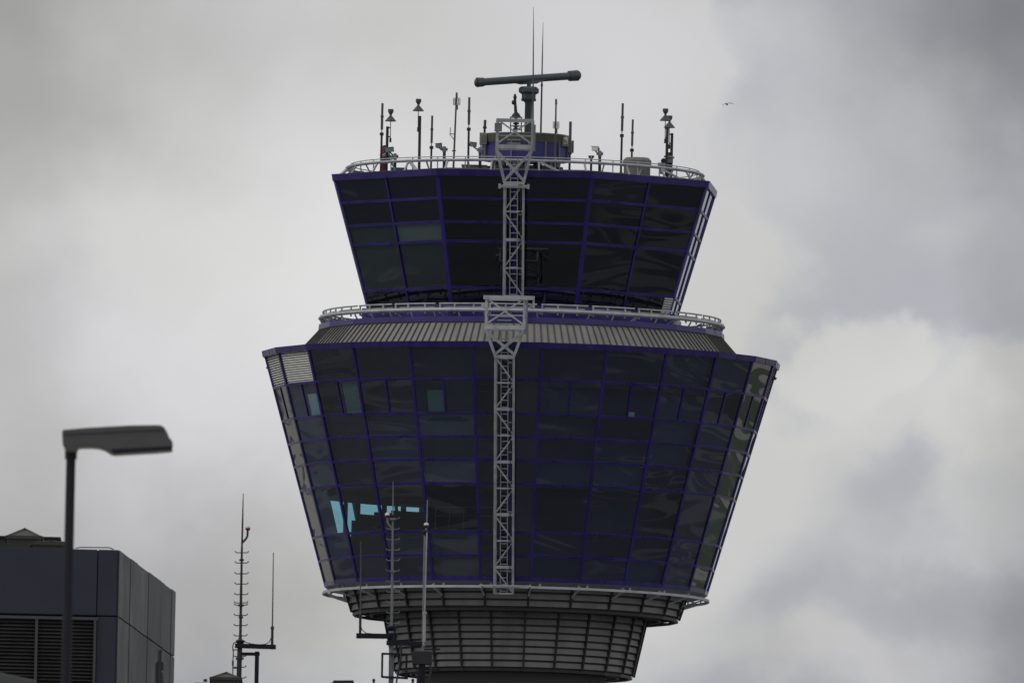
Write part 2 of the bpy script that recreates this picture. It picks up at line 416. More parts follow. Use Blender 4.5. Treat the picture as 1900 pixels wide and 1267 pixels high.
# frame grid (one mesh): horizontal transoms + vertex mullions
fr = MB()
for i, a in enumerate(A24):
    b = a + 15
    nrm = facenormal(a, b, RL, zgb, zgt)
    for j, z in enumerate(rowz[1:-1]):
        p, q = pol(RL(z), a, z), pol(RL(z), b, z)
        fr.beam(p, q, 0.10, 0.09, nrm, 0.002)
    # half mullion across the window storey
    z0, z1 = rowz[2], rowz[1]
    pm0, pm1 = (pol(RL(z0), a, z0) + pol(RL(z0), b, z0)) / 2, (pol(RL(z1), a, z1) + pol(RL(z1), b, z1)) / 2
    fr.beam(pm0, pm1, 0.075, 0.08, nrm, 0.0)
    if i == 11:                              # door mullion beside the ladder
        t = 0.60
        q0 = lerp(pol(RL(zgb), a, zgb), pol(RL(zgb), b, zgb), t); q1 = lerp(pol(RL(rowz[1]), a, rowz[1]), pol(RL(rowz[1]), b, rowz[1]), t)
        fr.beam(q0, q1, 0.16, 0.13, nrm, 0.025)
for a in A24:
    nrm = pol(1, a, -0.28).normalized()
    fr.beam(pol(RL(zgb), a, zgb), pol(RL(zgt), a, zgt), 0.115, 0.10, nrm, -0.005)
F = fr.build('facade_frame', PURPLE, T)
dj = MB()
for a in A24:
    for s_ in (0, .5):
        p_ = pol(Rg_t + .095, a + 7.5, 0) if False else lerp(pol(Rg_t + .092, a, 0), pol(Rg_t + .092, a + 15, 0), s_)
        dj.beam(p_ + V3((0, 0, zgt - .005)), p_ * ((Rg_t + .045) / (Rg_t + .092)) + V3((0, 0, zgt - .235)), .018, .012, pol(1, a + 7.5 * (s_ > 0), 0))
FJ = dj
# top fascia and bottom sill
fa = MB(); zt2 = zgt + 0.0
ringsolid(fa, [(Rg_t + 0.09, zt2), (Rg_t + 0.04, zt2 - 0.24), (Rg_t - 0.25, zt2 - 0.24), (Rg_t - 0.45, zt2 - 0.02)], A24)
ringsolid(fa, [(RL(zgb) + 0.08, zgb + 0.16), (RL(zgb) + 0.05, zgb - 0.02), (RL(zgb) - 0.3, zgb - 0.02), (RL(zgb) - 0.3, zgb + 0.16)], A24)
FA = fa.build('facade_fascia', PURPLE, T); FJ.build('fascia_joint', DARK, FA)
back_glass, lin = MB(), MB()
linG = MB(); blinds = MB(); louv_bays = (6, 7)
for i, a in enumerate(A24):
    b = a + 15; mid = a + 7.5
    nrm = facenormal(a, b, RL, zgb, zgt)
    vis = -86.5 < mid < 95
    for j in range(8):
        zt_, zb_ = rowz[j], rowz[j + 1]
        P4 = [pol(RL(zb_), a, zb_), pol(RL(zb_), b, zb_), pol(RL(zt_), b, zt_), pol(RL(zt_), a, zt_)]
        is_louv = j == 0 and (mid < -55 and mid > -90 or mid > 79 and mid < 100)
        if is_louv:
            lv = MB()
            e0, e1 = 0.05, 0.95
            for k in range(14):
                z1 = lerp(zt_, zb_, (k + 0.12) / 14); z0 = lerp(zt_, zb_, (k + 0.68) / 14)
                Aq = lambda z, t: lerp(pol(RL(z), a, z), pol(RL(z), b, z), t)
                lv.hexa([Aq(z0, e0), Aq(z0, e1), Aq(z0, e1) - nrm * 0.02, Aq(z0, e0) - nrm * 0.02,
                         Aq(z1, e0) - nrm * 0.06, Aq(z1, e1) - nrm * 0.06, Aq(z1, e1) - nrm * 0.08, Aq(z1, e0) - nrm * 0.08])
            L = lv.build('ventilation_louvre', LOUV, T)
            bk = MB(); bk.hexa([p_ - nrm * 0.12 for p_ in (P4[0], P4[1])] + [p_ - nrm * 0.15 for p_ in (P4[1], P4[0])] + [p_ - nrm * 0.12 for p_ in (P4[3], P4[2])] + [p_ - nrm * 0.15 for p_ in (P4[2], P4[3])])
            bk.build('louvre_backing', UNDER, L)
        elif vis:
            gb = MB(); pane(gb, P4, 0, nrm); gb.build('window_pane', GLASS_L, F, origin=sum(P4, V3()) / 4)
        else: pane(back_glass, P4, 0, nrm)
        sideb = i in (5, 17, 18, 19) or i == 6 or (i == 7 and j == 1) or (i == 16) or (i == 15 and j == 5)
        if (j not in (1, 5) or sideb) and not is_louv:       # lining behind spandrel rows
            tgt = linG if i == 10 else lin
            d0, d1 = (0.06, 0.09) if (i <= 7 or i >= 15) else (0.25, 0.3)
            c = [P4[0], P4[1]]
            tgt.hexa([P4[0] - nrm * d0, P4[1] - nrm * d0, P4[1] - nrm * d1, P4[0] - nrm * d1, P4[3] - nrm * d0, P4[2] - nrm * d0, P4[2] - nrm * d1, P4[3] - nrm * d1])
bgo = back_glass.build('rear_window_panes', GLASS_L, F); bgo['kind'] = 'stuff'
lin.build('spandrel_lining', DARK, T)
linG.build('pale_spandrel_lining', DARKG, T)
# interior: floors, core, partitions
it = MB()
for v, th in ((734, .2), (796, .25), (917, .2), (1012, .2)):
    z = Z(v); r = RL(z) - 0.35
    it.lathe((0, 0, 0), [(r, z - th), (r, z)], 48)
it.lathe((0, 0, 0), [(M(120), Z(1096)), (M(120), Z(664))], 32)
it.build('floor_slab', INT, T)
pw = MB()
def arcwall(mb, R, v0, v1, a0, a1, th=0.1, step=7.5):
    z0, z1 = Z(v1), Z(v0); a = a0
    while a < a1 - 0.01:
        b = min(a + step, a1)
        mb.hexa([pol(R, a, z0), pol(R, b, z0), pol(R - th, b, z0), pol(R - th, a, z0), pol(R, a, z1), pol(R, b, z1), pol(R - th, b, z1), pol(R - th, a, z1)]); a = b
arcwall(pw, M(424), 734, 796, -180, 180)
pw.build('inner_partition', DARK, T); pw = MB()
arcwall(pw, M(330), 917, 1012, -4, 202)
pw.build('inner_partition', DARK, T); pw = MB()
arcwall(pw, M(392), 917, 1012, -180, -152); pw.build('inner_partition', DARK, T); pw = MB()
for a0_, a1_, vtop_ in ((-152, -143, 934), (-143, -137, 939), (-137, -131, 945), (-131, -128, 958)): arcwall(pw, M(392), vtop_, 1012, a0_, a1_, .1, 3)
pil = MB()
for a_ in (-125, -130.5, -140.5, -147): arcwall(pil, M(392), 917, 1012, a_ - .8, a_ + .8, .05, 2)
pil.build('pillar', DARK, T)
pw.build('low_parapet', mat('parapet_paint', (0.13, 0.12, 0.12), 0.8), T); pass
pw.build('inner_partition', DARK, T)
bl = MB()
def bayquad(mb, i, j, t0, t1, s0, s1, d, th=0.03):
    a = A24[i]; b = a + 15; nrm = facenormal(a, b, RL, zgb, zgt)
    zt_, zb_ = rowz[j], rowz[j + 1]
    def q(t, s): z = lerp(zt_, zb_, s); return lerp(pol(RL(z), a, z), pol(RL(z), b, z), t) - nrm * d
    c = [q(t0, s1), q(t1, s1), q(t1, s0), q(t0, s0)]
    mb.hexa([c[0], c[1], c[1] - nrm * th, c[0] - nrm * th, c[3], c[2], c[2] - nrm * th, c[3] - nrm * th])
bayquad(bl, 8, 1, 0.55, 0.97, 0.0, 1.0, 0.12)
bayquad(bl, 7, 1, 0.60, 0.97, 0.35, 1.0, 0.045, 0.008)
bayquad(bl, 10, 1, 0.20, 0.47, 0.35, 0.97, 0.12)
bl.build('drawn_blind', BLIND, T)
bl = MB()
bayquad(bl, 10, 1, 0.0, 1.0, 0.0, 1.0, 0.2)
bayquad(bl, 11, 1, 0.62, 0.98, 0.0, 1.0, 0.2)
bl.build('grey_screen', DARKG, T)
hl = MB(); bayquad(hl, 7, 5, 0.0, 0.52, 0.0, 1.0, 0.06); hl.build('half_screen', DARK, T)
pc = MB(); bayquad(pc, 13, 1, 0.52, 0.64, 0.84, 0.97, 0.045, 0.01); pc.build('paper_notice', WHITE, T)
# balustrade and desks inside the tall storey
ba = MB(); zf = Z(1010)
for k in range(14):
    a = -28 + 5 * k
    ba.tube(pol(M(322), a, zf), pol(M(322), a, zf + 1.1), 0.025, n=6)
for k in range(26):
    a = -28 + 2.5 * k
    for h in (1.1, 0.75): ba.tube(pol(M(322), a, zf + h), pol(M(322), a + 2.5, zf + h), 0.022, n=6)
ba.build('inner_balustrade', GALVD, T)
dk = MB()
for k, (a, r, h) in enumerate(((-150, 300, 0.7), (-135, 300, 0.75), (-120, 290, 0.6), (-165, 290, 0.8), (-105, 270, 0.4))):
    dk.box(pol(M(r), a, zf + h / 2), 2.4, 0.8, h, math.radians(a))
dk.build('desk', DARK, T)

for (u_, v_, Y_) in ((499, 682, .3), (1436, 702, -1.2), (630.5, 356, -2.6)):
    p_ = at(u_, v_, Y_); MB().box(p_, .16, .2, .12).tube(p_ - V3((.12 if u_ < 900 else -.12, 0, 0)), p_, .03).build('edge_floodlight', BLACK, T)
# ---- bottom rim and rail
rim = MB(); z = zgb - 0.02
ringsolid(rim, [(RL(zgb) + 0.02, z), (M(345), z - 0.13), (M(312), z - 0.2), (M(312), z - 0.02)], A24)
rim.build('facade_soffit', RAILM if False else GALVD, T)
br = MB(); AC = [5 * k for k in range(72)]
zr = Z(1108); Rr = M(357)
ringsolid(br, [(Rr + .05, zr + .05), (Rr + .05, zr - .05), (Rr - .05, zr - .05), (Rr - .05, zr + .05)], AC)
for a in A24:
    p = pol(Rr, a, zr)
    br.beam(p, pol(M(340), a, zgb - 0.05), 0.07, 0.07, (0, 0, 1))
    br.beam(p, pol(M(312), a, Z(1122)), 0.06, 0.06, (0, 0, 1))
    br.beam(pol(M(346), a + 3, Z(1096.5)), pol(M(346), a + 3, zr - .03), 0.09, 0.05, pol(1, a, 0))
br.build('lower_guide_rail', GALV, T)

# ---- skirt roof
Rrt, Rrb, zrt, zrb = M(374), M(420), Z(621), Z(672)
sk = MB()
ringsolid(sk, [(Rrt, zrt), (Rrb, zrb), (Rrb - 0.4, zrb), (Rrt - 0.4, zrt)], A24)
ringsolid(sk, [(M(412), Z(664.5)), (Rg_t - 0.4, Z(664.5)), (Rg_t - 0.4, Z(668)), (M(412), Z(668))], A24)
R_ = sk.build('skirt_roof', ROOFM, T)
sm = MB()
for a in A24:
    for k in range(8):
        t = (k + 0.5) / 8
        p = lerp(pol(Rrt, a, zrt), pol(Rrt, a + 15, zrt), t); q = lerp(pol(Rrb, a, zrb), pol(Rrb, a + 15, zrb), t)
        nn = pol(1, a + 7.5, 0.9).normalized()
        sm.beam(p, q, 0.036, 0.055, nn, 0.025)
sm.build('standing_seam', SEAM, R_)
gf = MB()
ringsolid(gf, [(M(377), Z(611.5)), (M(378), Z(621.5)), (M(366), Z(621.5)), (M(366), Z(611.5))], A24)
ringsolid(gf, [(M(366), Z(613)), (M(366), Z(617)), (M(300), Z(617)), (M(300), Z(613))], A24)
gf.build('gallery_fascia', PURPLE, T)
up = MB()
ringsolid(up, [(M(314), Z(585)), (M(314), Z(614)), (M(306), Z(614)), (M(306), Z(585))], A8)
up.build('cab_base_wall', PURPLE, T)

# ---- gallery rail
gr = MB(); zr = Z(599)
ringsolid(gr, [(M(376), zr + .075), (M(378), zr - .02), (M(375), zr - .08), (M(371), zr - .08), (M(370), zr + .075)], AC)
for k in range(48):
    a = 4.3 + 7.5 * k
    gr.beam(pol(M(374), a, zr - .1), pol(M(368), a, Z(612)), 0.05, 0.05, pol(1, a, 0))
    if k % 2 == 0: gr.beam(pol(M(366), a + 1, zr - .1), pol(M(345), a + 1, Z(613)), 0.10, 0.06, pol(1, a, 0))
gr.build('gallery_guide_rail', GALV, T)
hr = MB(); zh = Z(587.5)
for k in range(24):
    a = 5.5 + 15 * k
    for s in range(6): hr.tube(pol(M(369), a + s * 2.3, zh), pol(M(369), a + (s + 1) * 2.3, zh), 0.035, n=8)
    for s in (0.3, 4.8, 10.5): hr.beam(pol(M(369), a + s, zh), pol(M(369), a + s, Z(606)), 0.06, 0.05, pol(1, a + s, 0))
hr.build('gallery_handrail', GALV, T)
for k in range(24):
    a = 6.6 + 15 * k; ct = MB()
    for s in range(5): 
        a0 = a + s * 2.4; a1 = a0 + 2.4
        ct.hexa([pol(M(364), a0, Z(597)), pol(M(364), a1, Z(597)), pol(M(361), a1, Z(597)), pol(M(361), a0, Z(597)), pol(M(364), a0, Z(592)), pol(M(364), a1, Z(592)), pol(M(361), a1, Z(592)), pol(M(361), a0, Z(592))])
    ct.build('cable_tray', RAILM, T)

# ---- cab glazing
vct, vcb = 339.5, 590
zct, zcb = Z(vct), Z(vcb); Rct = M(376); Rcb_ref = M(306)
def RC(z): return lerp(Rct, Rcb_ref, (zct - z) / (zct - Z(573)))
crow = [Z(v) for v in (350, 392, 434.5, 469.5, 553.5, 590)]
cf = MB()
for a in A8:
    b = a + 45; nrm = facenormal(a, b, RC, zcb, zct)
    for z in crow[1:-1]: cf.beam(pol(RC(z), a, z), pol(RC(z), b, z), 0.105, 0.08, nrm, 0.0)
    m0, m1 = (pol(RC(zcb), a, zcb) + pol(RC(zcb), b, zcb)) / 2, (pol(RC(zct), a, zct) + pol(RC(zct), b, zct)) / 2
    cf.beam(m0, m1, 0.09, 0.09, nrm, 0.0)
for a in A8:
    nrm = pol(1, a, -0.28).normalized()
    cf.beam(pol(RC(zcb), a, zcb), pol(RC(zct), a, zct - .05), 0.17, 0.10, nrm, -0.02)
CF = cf.build('cab_frame', PURPLE, T)
cb_ = MB(); cbl = MB(); cbg = MB()
for i, a in enumerate(A8):
    b = a + 45; nrm = facenormal(a, b, RC, zcb, zct); mid = a + 22.5
    vis = -70 < mid < 95
    for h in (0, 1):
        for j in range(5):
            zt_, zb_ = crow[j], crow[j + 1]
            def q(t, z): return lerp(pol(RC(z), a, z), pol(RC(z), b, z), t)
            P4 = [q(h / 2, zb_), q((h + 1) / 2, zb_), q((h + 1) / 2, zt_), q(h / 2, zt_)]
            mb = MB() if vis else cb_
            pane(mb, P4, 0, nrm)
            if vis: mb.build('window_pane', GLASS_C, CF, origin=sum(P4, V3()) / 4)
            if i == 2: tgt = cbg if j in (2, 3) else cbl  # left facet: blinds added behind middle rows to paint in the reflected brightness
            elif abs(mid) > 50 or j in (0, 4): tgt = cbl
            else: tgt = None
            if tgt is not None:
                d0 = 0.06
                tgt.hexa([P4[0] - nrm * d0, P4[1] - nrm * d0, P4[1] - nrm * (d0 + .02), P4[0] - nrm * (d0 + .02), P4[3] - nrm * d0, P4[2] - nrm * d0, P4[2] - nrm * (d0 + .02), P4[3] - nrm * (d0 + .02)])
x = cb_.build('rear_cab_panes', GLASS_C, CF); x['kind'] = 'stuff'
cbl.build('dark_sun_blind', DARK, T); cbg.build('added_reflection_blind', BLIND_REFL, T)
ci = MB()
ci.lathe((0, 0, 0), [(M(362), Z(350)), (M(362), Z(345))], 8, math.radians(19.3), False)
ci.lathe((0, 0, 0), [(M(295), Z(602)), (M(295), Z(597))], 8, math.radians(19.3), False)
for k in range(8): ci.box(pol(M(250), 20 + 45 * k, Z(575)), 2.6, 0.8, 0.9, math.radians(20 + 45 * k))
ci.build('cab_interior', DARK, T)
cfa = MB()
ringsolid(cfa, [(Rct + 0.08, zct), (Rct + 0.03, zct - 0.27), (Rct - 0.3, zct - 0.27), (Rct - 0.4, zct - 0.02)], A8)
cfa.build('cab_fascia', PURPLE, T)
rf = MB(); rf.lathe((0, 0, 0), [(Rct - 0.38, zct - 0.06), (Rct - 0.38, zct - 0.01), (Rct - 1.0, zct + 0.12), (M(200), zct + 0.2)], 8, math.radians(19.3), False)
rf.build('cab_roof', TAN, T)
vg = MB()     # small grille low on the right cab facet
a = A8[4]; b = a + 45
for k in range(7):
    t0, t1 = 0.90, 0.985; s = (k + .3) / 7; z = lerp(Z(556), Z(585), s)
    nr = facenormal(a, b, RC, zcb, zct)
    vg.beam(lerp(pol(RC(z), a, z), pol(RC(z), b, z), t0), lerp(pol(RC(z), a, z), pol(RC(z), b, z), t1), 0.05, 0.03, nr, 0.05)
vg.build('small_grille', LOUV, T)
# roof guide rail
rr = MB(); zr = Z(320)
ringsolid(rr, [(M(332), zr + .055), (M(334), zr), (M(332), zr - .06), (M(327), zr - .06), (M(326), zr + .055)], AC)
for k in range(24):
    a = 4.3 + 15 * k
    rr.beam(pol(M(330), a, zr), pol(M(342), a, zct), 0.07, 0.06, pol(1, a, 0))
    rr.beam(pol(M(330), a + 7, zr), pol(M(318), a + 7, zct), 0.05, 0.05, pol(1, a, 0))
    if k % 3 == 0: rr.beam(pol(M(328), a, zr - 0.02), pol(M(352), a + 6, zct - .02), 0.12, 0.08, (0, 0, 1))
rr.build('roof_guide_rail', GALV, T)
hr = MB(); zh = Z(313.5)
for k in range(72): hr.tube(pol(M(324), 5 * k, zh), pol(M(324), 5 * k + 5, zh), 0.022, n=6)
for k in range(36): hr.beam(pol(M(324), 10 * k, zh), pol(M(324), 10 * k, zct), 0.035, 0.035, pol(1, 10 * k, 0))
hr.build('roof_handrail', GALV, T)

# ---- plant room on the roof
PR = MB(); zpt, zpb = Z(252), Z(300); Rp = M(83)
PR.lathe((0, 0, 0), [(Rp - .04, zpb), (Rp - .04, zpt - 0.35)], 16, math.radians(4), False)
pr = PR.build('plant_room', PBLUE, T)
c = MB(); c.lathe((0, 0, 0), [(Rp - .02, zpt - 0.36), (Rp + .05, zpt - 0.02), (Rp - .1, zpt + .03)], 16, math.radians(4), False); c.build('roof_band', TAN, pr)
c = MB()
for k in range(16):
    a = 4 + 22.5 * k
    c.beam(pol(Rp, a, zpb + .02), pol(Rp, a, zpt - .34), 0.06, 0.05, pol(1, a, 0))
    c.beam(pol(Rp - .5, a, zpb + .03), pol(Rp - .5, a, zct), 0.16, 0.16, pol(1, a, 0))
c.build('frame_post', GALVD, pr)
c = MB()
for k in range(14):
    a = -85 + 13 * k; c.box(pol(Rp - .45 - .2 * (k % 3), a, lerp(zct, zpb, 0.45)), 0.35 + .1 * (k % 3), 0.4, 0.5, math.radians(a))
c.build('duct', BLACK, pr)
for (u0_, u1_, va, vb, Y, door) in ((889.5, 903.5, 246.5, 268, -1.0, CABG), (1042, 1057, 252, 272, -1.0, WHITE), (1060, 1065, 261, 283, 0.4, CABG)):
    c = MB(); p0, p1 = at(u0_, vb, Y), at(u1_, va, Y)
    cx, cz = (p0.x + p1.x) / 2, (p0.z + p1.z) / 2; wd, ht = abs(p1.x - p0.x), abs(p1.z - p0.z)
    c.box((cx, Y + 0.2, cz), wd, 0.4, ht)
    cc = c.build('equipment_cabinet', CREAM, pr, 0.015)
    d = MB(); d.box((cx, Y - 0.01, cz), wd * .5, 0.03, ht * .6); d.build('cabinet_door', door, cc)
    if door is WHITE:
        d = MB()
        for (ox, oz, w_, h_) in ((-.05, 0.0, .025, .2), (.02, .04, .05, .025), (.035, -.02, .05, .025), (.045, -.08, .025, .12), (-.01, -.02, .02, .14)):
            d.box((cx + ox, Y - 0.03, cz + oz), w_, 0.02, h_)
        d.build('faded_mark', CABG, cc)

# ================================================================== GANTRIES
def gantry(name, label, az, Rf, vtop, vbot, hw, boxv, box_w, topbeam, neckv, first, dirn):
    """ladder truss lying along the glass; v values are axis rows"""
    base = pol(Rf(Z(vtop)) + 0.4, az, Z(vbot))
    t = thing(name, label, 'access gantry', base, 'window access gantries')
    er = pol(1, az, 0); et = V3((math.cos(math.radians(az)), math.sin(math.radians(az)), 0)); ez = V3((0, 0, 1))
    def P(x, z, d=0.0): return er * (Rf(z) + 0.42 + d) + et * x + ez * z
    mb = MB()
    zs_t, zs_b = Z(neckv), Z(vbot)
    nrm = (er - ez * 0.28).normalized()
    for sx in (-1, 1):
        mb.beam(P(sx * hw, zs_t), P(sx * hw, zs_b), 0.095, 0.095, nrm)
        mb.beam(P(sx * hw * .92, zs_t, -.38), P(sx * hw * .92, zs_b, -.38), 0.07, 0.07, nrm)
    mb.build('stringer', GALV, t)
    n_ = max(2, round((zs_t - zs_b) / 1.10)); dz = (zs_t - zs_b) / n_
    br_ = MB()
    for k in range(n_ + 1):
        z = zs_t - dz * k
        br_.beam(P(-hw, z), P(hw, z), 0.11 if k % 2 == 0 else 0.05, 0.08, nrm, 0.003)
        for sx in (-1, 1): br_.beam(P(sx * hw, z), P(sx * hw * .92, z, -.38), 0.05, 0.05, ez)
        if k < n_:
            s = 1 if (k + first) % 2 else -1
            br_.beam(P(-s * hw, z - .03), P(s * hw, z - dz + .03), 0.052, 0.05, nrm, 0.006)
            for sx in (-1, 1): br_.beam(P(sx * hw, z), P(sx * hw * .92, z - dz, -.38), 0.04, 0.04, et)
    br_.build('bracing', GALV, t)
    ld = MB()
    lx0, lx1 = -hw * .42, hw * .34
    for x in (lx0, lx1): ld.beam(P(x, zs_t + 1.0, -.3), P(x, zs_b, -.3), 0.04, 0.05, nrm)
    k = 0; z = zs_b + .1
    while z < zs_t + 1.0:
        ld.tube(P(lx0, z, -.3), P(lx1, z, -.3), 0.022, n=6); z += 0.275
    ld.build('ladder', GALV, t)
    cbx = MB(); pts_ = []
    z = zs_b + .3
    while z < zs_t: pts_.append(P(hw - .12, z, .07)); z += .6
    cbx.path(pts_, .018, 6); cbx.build('power_cable', BLACK, t)
    for q_ in pts_[1::2]: MB().beam(q_ - et * .08, q_ + et * .08, .05, .05, nrm).build('cable_clamp', GALVD, t)
    # neck widening up to the basket
    zb0 = Z(boxv[1]); bw = box_w / 2; nk = MB()
    for sx in (-1, 1):
        nk.beam(P(sx * hw, zs_t), er * (Rf(zb0) + .42) + et * sx * bw + ez * zb0, 0.11, 0.11, nrm)
    zlow = zs_t
    PB = lambda x, z, d=0: er * (Rf(zb0) + 0.42 + d) + et * x + ez * z
    nk.beam(P(-hw, zs_t + .1), PB(bw, zb0 - .1), 0.10, 0.08, nrm, .004)
    nk.beam(P(hw, zs_t + .1), PB(-bw, zb0 - .1), 0.10, 0.07, nrm, -.012)
    nk.beam(P(-hw - .03, zs_t - .02), P(hw + .03, zs_t - .02), 0.12, 0.12, nrm, .004)
    nk.build('tapered_neck', GALV, t)
    if neckv < 400:
        cl_ = MB(); z = zs_t - 0.14; cl_.beam(P(-hw - .22, z, .06), P(hw + .2, z, .06), 0.1, 0.14, nrm)
        for sx in (-1, 1): cl_.box(P(sx * (hw + .2), z, .06), .1, .2, .2)
        cl_.build('roller_clamp', GALV, t)
    # basket
    z1 = Z(boxv[0]); zb1 = zb0
    bk = MB(); dep = -0.95
    for d in (0, dep):
        for sx in (-1, 1): bk.beam(PB(sx * bw, z1, d), PB(sx * bw, zb1, d), 0.09 if d == 0 else .06, 0.08, er)
        bk.beam(PB(-bw, z1, d), PB(bw, z1, d), 0.08, 0.07, er, .004)
        bk.beam(PB(-bw, (z1 + zb1) / 2, dep), PB(bw, (z1 + zb1) / 2, dep), 0.06, 0.06, er) if d else None
        bk.beam(PB(-bw - .04, zb1 + .08, d), PB(bw + .04, zb1 + .08, d), 0.17, 0.09, er, .006)
    for sx in (-1, 1):
        for z in (z1, zb1 + .08, (z1 + zb1) / 2): bk.beam(PB(sx * bw, z), PB(sx * bw, z, dep), 0.07, 0.08, ez)
    bk.build('basket_frame', GALV, t)
    xb = MB()
    xb.beam(PB(-bw, z1), PB(bw, zb1 + .2), 0.065, 0.05, er, .005); xb.beam(PB(bw, z1), PB(-bw, zb1 + .2), 0.065, 0.05, er, -.012)
    for k in range(3): 
        xb.beam(PB(-bw * .45, zb1 + .25 + .15 * k, dep * .5), PB(bw * .3, zb1 + .25 + .15 * k, dep * .5), 0.04, 0.2, er)
    xb.build('basket_brace', GALV, t)
    return t, P, PB, bw, er, et, z1, zb1, hw
def RCg(z): return RC(z)
def RLg(z): return RL(z)
uq = gantry('access_gantry', 'upper steel ladder gantry hanging down the glass of the top cab', -2.95, RCg, 250, 563 + 8, M(17.5), (250.5, 304), M(65), None, 366, 0, 1)
t, P_, PB_, bw, er, et, z1, zb1, hw = uq
c = MB(); c.tube(PB_(bw + .1, z1 - .2, .1), PB_(bw + .1, zb1 - .1, .1), .05); c.beam(PB_(-bw + .05, z1 - .15), PB_(-bw + .05, z1 - .5), .3, .12, er, .02); c.build('drive_unit', GALVD, t)
lq = gantry('access_gantry', 'long lower steel ladder gantry in front of the widest glass storeys', -3.55, RLg, 590, 1121, M(17), (586, 643), M(70), None, 692, 1, 1)
t, P_, PB_, bw, er, et, z1, zb1, hw = lq
c = MB(); c.beam(PB_(-bw - .12, z1 + .03), PB_(bw + .42, z1 + .03), 0.16, 0.14, er, .02)
c.tube(PB_(-bw - .1, z1 - .3, 0), PB_(-bw - .1, z1 - .3, -.15), .12); c.tube(PB_(bw + .32, z1 - .3, 0), PB_(bw + .32, z1 - .3, -.15), .12)
c.beam(PB_(bw + .38, z1), PB_(bw + .38, z1 - .4), .08, .08, er)
c.build('carriage_beam', GALV, t)
c = MB(); c.beam(PB_(bw + .13, z1 - .05, .1), PB_(bw + .12, zb1 - .1, .1), .06, .06, er); c.beam(PB_(bw + .03, z1 - .05, .1), PB_(bw + .13, z1 - .35, .1), .05, .05, er)
c.box(PB_(bw + .1, zb1 - .12, .1), .14, .14, .14); c.build('hoist_rod', GALVD, t)
c = MB(); zz = Z(1107)
c.beam(er * (M(372)) + et * (-hw - .55) + V3((0, 0, zz)), er * M(372) + et * (hw + .75) + V3((0, 0, zz)), .06, .08, er)
for x in (-hw - .5, hw + .7): c.beam(er * M(372) + et * x + V3((0, 0, zz)), er * M(352) + et * x + V3((0, 0, zz - .1)), .06, .06, V3((0, 0, 1)))
c.build('foot_bar', GALV, t)

# ================================================================== ROOF EQUIPMENT
def Yring(u, v, Rpx, front=True):
    x = u - AX(v); y = math.sqrt(max(0, Rpx * Rpx - x * x)); return M(-y if front else y)
ZD = zct + 0.05
def whip(ut, vt, ub, vb, Y, vj=None, label='', rt=0.055, cat='antenna', group='rod antennas on the tower roof', zbase=None):
    top = at(ut, vt, Y); bot = at(ub, vb, Y); zb = ZD if zbase is None else zbase
    base = V3((bot.x, Y, zb)); t = thing('rod_antenna', label, cat, base, group)
    if vj is None: vj = lerp(vt, vb, .55)
    j = at(lerp(ut, ub, (vj - vt) / (vb - vt)), vj, Y)
    MB().tube(base, j, rt * .85).lathe(base, [(.13, 0), (.13, .03), (.06, .12)], 12).build('pole', BLACK, t)
    g_ = MB(); s = j + (top - j) * .14
    g_.tube(j, s, .02); g_.tube(j - V3((0, 0, .06)), j + V3((0, 0, .06)), .085); g_.build('joint', BLACK, t)
    mid = s + (top - s) * .5
    MB().tube(s, mid, rt).tube(mid, top, rt * .9).tube(mid - V3((0, 0, .04)), mid + V3((0, 0, .04)), rt * 1.3).build('radome', GREYA, t)
    return t
R1 = lambda u, r=300: Yring(u, 300, r)
whip(709.7, 192, 707, 300, R1(709, 300), 249, 'tall rod antenna rising beside the red warning device at the left end of the roof')
whip(802, 215, 800, 297, R1(801, 270), 274, 'short rod antenna between the tall funnel antenna and the grid topped mast', .05)
whip(870.8, 181, 869, 292, R1(870, 270), 240, 'tall rod antenna just left of the plant room')
whip(1155.6, 192, 1152.5, 300, R1(1155, 300), 252, 'tall rod antenna left of the beige roof vent')
whip(1174.2, 222, 1172, 297, R1(1173, 230), 279, 'shorter rod antenna rising behind the beige roof vent', .05)
def stick(ut, vt, ub, vb, Y, zb, label, r=.05, name='rod_antenna', joint=False):
    top = at(ut, vt, Y); b = at(ub, vb, Y); base = V3((b.x, Y, zb)); t = thing(name, label, 'antenna', base, 'rod antennas on the tower roof')
    mid = base.lerp(top, .45)
    MB().tube(base, mid, r * .8).tube(mid - V3((0, 0, .04)), mid + V3((0, 0, .04)), r * 1.4).build('pole', BLACK, t)
    MB().tube(mid, top, r).build('radome', GREYA, t); return t
stick(900.2, 223, 899, 247, -.5, zpt, 'stubby rod antenna standing over the left cabinet of the plant room', .06)
stick(1058.6, 226, 1057, 296, -1.9, ZD, 'rod antenna standing against the right end of the plant room', .06)
# long tapering whips
for ut, vt, ub, vb, Y, lab in ((990, 14, 989, 272, -1.5, 'longest hair thin whip antenna crossing in front of the radar bar'),
                           (1007.7, 42, 1003.5, 247, .5, 'second long thin whip antenna just right of the radar column')):
    top, bt = at(ut, vt, Y), at(ub, vb, Y); base = V3((bt.x, Y, zpt if Y > 0 else zpb))
    t = thing('whip_antenna', lab, 'whip antenna', base, 'long whip antennas on the plant room')
    m1 = base.lerp(top, .45); m2 = base.lerp(top, .7)
    MB().tube(base, m1, .042, .036).tube(m1 - V3((0, 0, .05)), m1 + V3((0, 0, .05)), .05).build('lower_rod', GREYA, t)
    MB().tube(m1, m2, .034, .026).tube(m2, top, .026, .008).build('upper_rod', GREYA, t)
